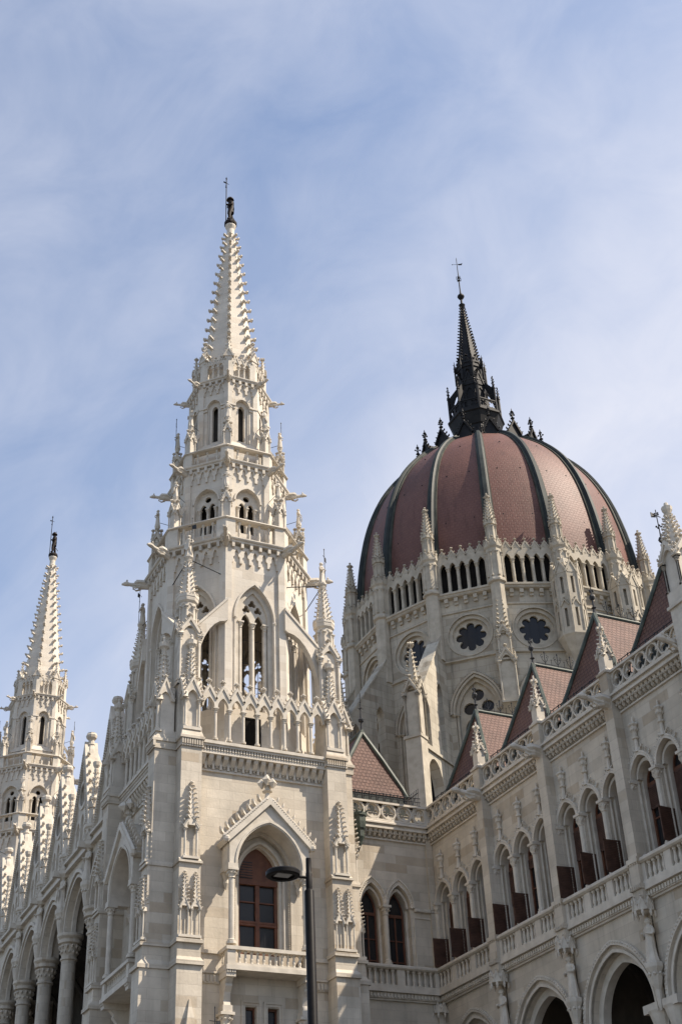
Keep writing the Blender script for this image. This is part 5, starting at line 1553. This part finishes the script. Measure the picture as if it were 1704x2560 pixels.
    b.lathe(0, 0, [(1.25, 69.9), (1.25, 73.6), (1.35, 73.7), (1.3, 73.9), (1.15, 74.1), (1.12, 75.6), (1.28, 75.7), (1.28, 75.85), (1.0, 76.0)], 8, pi / 8)
    for k in range(8):
        b.at((0, 0, 0), k * pi / 4)
        b.gable(0, 73.2, .45, 1.3, 1.05, 1.22, .08, 3, .14, .5)
        b.gable(0, 75.3, .4, .95, .95, 1.12, .07, 3, .12, .4)
        b.ringplate(arch_pts(0, .38, 72.2, 73.0, 6), arch_pts(0, .28, 72.2, 72.85, 6), 1.22, 1.1)
        b.box(-.42, -.3, 70.2, 72.3, 1.1, 1.22); b.box(.3, .42, 70.2, 72.3, 1.1, 1.22)
    part('lantern_body', b, LEAD, t)
    b = MB().at(); w = 2.14
    b.lathe(0, w, [(.13, 69.6), (.13, 72.3), (.17, 72.35), (.17, 72.45), (.1, 72.5), (.02, 73.6)], 6)
    for k in range(5):
        for s in range(3):
            a = s * 2 * pi / 3 + k
            b.bead(.11 * cos(a), 72.6 + k * .18, w + .11 * sin(a), .06)
    b.bead(0, 73.65, w, .09, 1.6); b.box(-.16, .16, 73.42, 73.5, w - .04, w + .04)
    b.M = frame() @ Matrix(((0, 0, 1, 0), (0, 1, 0, 0), (1, 0, 0, 0), (0, 0, 0, 1)))
    b.plate([(w, 71.0), (w, 72.4), (1.1, 73.9), (1.1, 73.1), (1.45, 72.6), (1.75, 71.6), (1.8, 71.0)], [], .05, -.05, True)
    b.at()
    b.lathe(0, 1.32, [(.08, 73.9), (.08, 75.4), (.12, 75.45), (.01, 76.6)], 6)
    for k in range(4): b.bead(0, 75.6 + k * .2, 1.32 + (.1 if k % 2 else -.1), .05)
    pn = part('lantern_pinnacle', b, LEAD, t)
    for k in range(1, 8): again(pn, t, (0, 0, 0), pi / 8 + k * pi / 4)
    pn.rotation_euler = (0, 0, pi / 8)
    b = MB().at()
    b.spire(0, 0, 75.9, 83.0, 1.02, .13, 8, pi / 8, 20, .2, .06, .98)
    b.lathe(0, 0, [(.14, 82.9), (.26, 83.15), (.3, 83.25), (.15, 83.35), (.1, 83.5), (.09, 83.9), (.2, 84.05), (.32, 84.25), (.32, 84.35), (.2, 84.52), (.09, 84.65), (.06, 85.0), (.05, 86.2), (.14, 86.3), (.05, 86.4), (.05, 86.55), (.13, 86.6), (.045, 86.75), (.03, 88.2), (.03, 89.0), (.004, 89.2)], 10)
    for k in range(4):
        a = k * pi / 2
        b.tube([(.05 * cos(a), 86.2, .05 * sin(a)), (.24 * cos(a), 86.35, .24 * sin(a)), (.24 * cos(a), 86.65, .24 * sin(a)), (.05 * cos(a), 86.75, .05 * sin(a))], .025, 4)
    part('lantern_spire', b, LEAD, t)
    b = MB().at((0, 0, 0), radians(-124) )
    b.tube([(-.42, 88.35, 0), (.42, 88.25, 0)], .022, 4); b.prism([(.1, 88.2), (.42, 88.14), (.5, 88.38), (.34, 88.32), (.1, 88.34)], -.015, .015); b.bead(-.42, 88.35, 0, .07)
    part('weathervane', b, IRON, t)
    return t
dome = make_dome()
# ================================================================ bronze knights on the spires
def skin_mesh(name, verts, edges, radii, material, root=0, sub=2):
    me = bpy.data.meshes.new(name + '_cage'); me.from_pydata(verts, edges, [])
    o = bpy.data.objects.new(name + '_cage', me); COL.objects.link(o)
    sk = o.modifiers.new('skin', 'SKIN'); sk.use_smooth_shade = True
    for i, v in enumerate(me.skin_vertices[0].data):
        q = radii[i]; v.radius = q if isinstance(q, tuple) else (q, q); v.use_root = (i == root)
    o.modifiers.new('sub', 'SUBSURF').levels = sub; o.modifiers['sub'].render_levels = sub
    dg = bpy.context.evaluated_depsgraph_get(); dg.update()
    nm = bpy.data.meshes.new_from_object(o.evaluated_get(dg)); nm.name = name
    bpy.data.objects.remove(o)
    nm.materials.clear(); nm.materials.append(material)
    r = bpy.data.objects.new(name, nm); COL.objects.link(r)
    return r

def make_knight(loc, rz, label, grp):
    t = thing('statue', label, 'statue', loc, grp, rz)
    # facing +x, spear in the right hand, shield arm bent behind the hip
    V = [(0, 0, 1.02), (0, 0, 1.2), (.01, 0, 1.42), (.0, 0, 1.6), (.02, 0, 1.72), (.04, 0, 1.86), (.03, 0, 1.99),
         (0, .11, .98), (.14, .15, .56), (.12, .17, .12), (.28, .18, .05),
         (0, -.11, .98), (-.1, -.14, .56), (-.18, -.17, .12), (-.05, -.2, .05),
         (.0, .2, 1.56), (.04, .3, 1.28), (.24, .24, 1.18), (.36, .2, 1.24),
         (.0, -.2, 1.56), (-.2, -.4, 1.34), (-.06, -.3, 1.12), (.0, -.22, 1.04)]
    E = [(0, 1), (1, 2), (2, 3), (3, 4), (4, 5), (5, 6), (0, 7), (7, 8), (8, 9), (9, 10), (0, 11), (11, 12), (12, 13), (13, 14), (3, 15), (15, 16), (16, 17), (17, 18), (3, 19), (19, 20), (20, 21), (21, 22)]
    Rr = [.21, .19, .24, .19, .09, .15, .09, .15, .115, .085, .07, .15, .115, .085, .07, .115, .09, .07, .06, .115, .09, .07, .06]
    b = skin_mesh('body', V, E, Rr, BRONZE); b.parent = t
    m = MB().at((.03, 0, 0), 0)
    m.lathe(0, 0, [(.24, 1.9), (.22, 1.97), (.16, 2.07), (.07, 2.14), (.02, 2.2)], 10)
    part('helmet', m, BRONZE, t)
    m = MB().at((0, 0, 0), 0)       # u = +y, w = +x
    m.lathe(0, 0, [(.21, .78), (.2, .92), (.165, 1.08), (.18, 1.14)], 12)
    m.loft([[(-.2, 1.58, -.08), (.2, 1.58, -.08), (.1, 1.6, .02)], [(-.17, 1.1, -.16), (.15, 1.1, -.18), (.05, 1.12, -.1)], [(-.12, .72, -.16), (.1, .74, -.18), (0, .74, -.13)]])
    m.tube([(-.2, 1.0, -.02), (-.28, .82, -.2), (-.34, .55, -.42)], .025, 5)
    part('cloak', m, BRONZE, t)
    m = MB().at((0, 0, 0), 0)
    m.tube([(.12, -.1, .34), (.2, 3.45, .36)], .03, 6); m.bead(.2, 2.75, .38, .07); m.bead(.2, 2.9, .38, .045, 1.6)
    m.bead(.2, 3.5, .36, .06, 3); m.tube([(.13, 3.12, .18), (.26, 3.14, .54)], .02, 4); m.tube([(.2, 3.1, .36), (.27, 3.06, .56)], .04, 4)
    m.tube([(-.18, 1.5, -.1), (-.26, 2.45, -.16)], .012, 4)
    part('spear', m, BRONZE, t)
    m = MB().at(); m.lathe(0, 0, [(.3, -.36), (.38, -.3), (.4, -.18), (.36, -.05), (.24, .02), (.02, .04)], 10)
    part('cushion', m, BRONZE, t)
    return t
KZ = 61.68 + .36
make_knight((TC[0] + OX, TC[1], KZ), radians(178), 'dark bronze knight holding a tall spear on top of the nearer, taller-looking spire', 'bronze knights on the spires')
kn2 = make_knight((TC[0] + OX, TC[1] + 41.2, KZ), radians(178), 'dark bronze knight with spear on top of the far spire at the left edge', 'bronze knights on the spires')

# ================================================================ small stone figures on the canopied pinnacles
figs = [figure_mesh(1.0, 50 + i, shield=(i % 2 == 1)) for i in range(3)]
fproto = []
for i, f in enumerate(figs):
    fproto.append(None)
def vane_mesh(h):
    b = MB().at(); b.tube([(.17, 0, .08), (.17, h, .08)], .014, 4); b.tube([(0, h * .78, .08), (.34, h * .8, .08)], .012, 4)
    b.prism([(.17, h * .7), (.36, h * .68), (.34, h * .8), (.17, h * .78)], .07, .09); b.bead(.17, h, .08, .03, 2.4); b.bead(.17, h * .6, .08, .03)
    return b
cntr = [0]
def small_figure(x, y, z, rz, h, label, vane=0):
    i = cntr[0] % 3; cntr[0] += 1
    if fproto[i] is None:
        o = part('stone_figure', figs[i], CARVED, None, (x, y, z), rz); fproto[i] = o
    else:
        o = fproto[i].copy(); COL.objects.link(o); o.location = (x, y, z); o.rotation_euler = (0, 0, rz)
    o.scale = (h, h, h)
    tag(o, label, 'stone figure', 'stone figures on tower pinnacles')
    if vane: part('weathervane', vane_mesh(1.75), IRON, o)
    return o
POS = {-112.5: 'centre front', -157.5: 'left front', -67.5: 'right front', 157.5: 'far left', -22.5: 'far right'}
for (tx, ty, nm) in ((TC[0], TC[1], 'near'), (TC[0], TC[1] + 41.2, 'far')):
    for R, z, h, st in ((3.66, 39.76, .98, 'lower'), (2.76, 44.72, 1.08, 'upper')):
        for a, w in POS.items():
            ar = radians(a)
            small_figure(tx + OX + R * cos(ar), ty + R * sin(ar), z, ar + pi / 2, h, 'small pale stone figure on the %s pinnacle of the %s octagon, %s tower' % (w, st, nm), vane=(st == 'upper' and w.startswith('far ')))
    if nm == 'near':
        for sx, sy, w in ((-1, -1, 'front left'), (1, -1, 'front right'), (-1, 1, 'back left')):
            small_figure(tx + sx * 3.46, ty + sy * 3.5, 35.06, atan2(sy, sx) + pi / 2, 1.2, 'pale stone figure topping the %s corner pinnacle beside the near belfry' % w, vane=1)

# ================================================================ street lamp
def make_lamp():
    t = thing('street_lamp', 'tall black street lamp with a flat round head in front of the balcony', 'street lamp', (9.11, 20.0, 0))
    b = MB().at()
    b.lathe(0, 0, [(.14, 0), (.14, .5), (.085, .55), (.08, 8.70), (.066, 8.72), (.054, 8.73), (.053, 9.0), (.047, 9.01), (.045, 9.26), (.02, 9.265)], 24)
    b.lathe(0, 0, [(.083, 6.0), (.083, 6.01)], 24)
    part('pole', b, LAMPM, t, smooth=True)
    b = MB().at()
    b.tube([(0, 8.93, 0), (-.2, 8.93, 0)], .024, 10)
    part('arm', b, LAMPM, t, smooth=True)
    b = MB().at(); c = -.47
    b.lathe(c, 0, [(.2, 8.905), (.255, 8.895), (.285, 8.91), (.288, 8.97), (.27, 8.99), (.22, 9.0), (.01, 9.01)], 40, cap=False)
    b.lathe(c, 0, [(.2, 8.905), (.2, 8.93), (.01, 8.93)], 40, cap=False)
    h = part('lamp_head', b, LAMPM, t, smooth=True)
    b = MB().at(); b.box(c - .13, c + .13, 8.915, 8.929, -.09, .09)
    part('lens', b, LENS, h)
    return t
make_lamp()

# ================================================================ bits at the foot of the near tower
o = MB().at((0, 0, 0))
o.loft([[(17.0 + .05, 11.8, -49.72), (18.0, 11.8, -49.72), (18.0, 11.8, -49.1), (17.05, 11.8, -49.1)], [(17.5, 14.58, -49.70), (17.55, 14.58, -49.70), (17.55, 14.58, -49.66), (17.5, 14.58, -49.66)]])
o.box(16.95, 18.1, 0, 11.8, -49.72, -49.0)
tag(part('stone_pyramid', o, STONE), 'pale stone pyramid cap standing against the front left buttress, at the bottom edge', 'stone cap')
b = MB().at((18.37, 49.2, 0))
b.tube([(0, 0, 0), (0, 14.2, 0)], .02, 6); b.tube([(-.22, 13.72, 0), (.22, 13.7, 0)], .016, 4); b.prism([(.05, 13.6), (.24, 13.56), (.22, 13.74), (.05, 13.72)], -.01, .01); b.bead(0, 14.2, 0, .03, 2.5); b.bead(0, 13.45, 0, .035)
tag(part('weathervane', b, IRON), 'small dark iron weathervane on a thin pole before the balcony wall, bottom edge', 'weathervane')

g = MB().at(); g.face([(-3000, 0, 3000), (3000, 0, 3000), (3000, 0, -3000), (-3000, 0, -3000)])
structure(part('ground', g, PAVE))
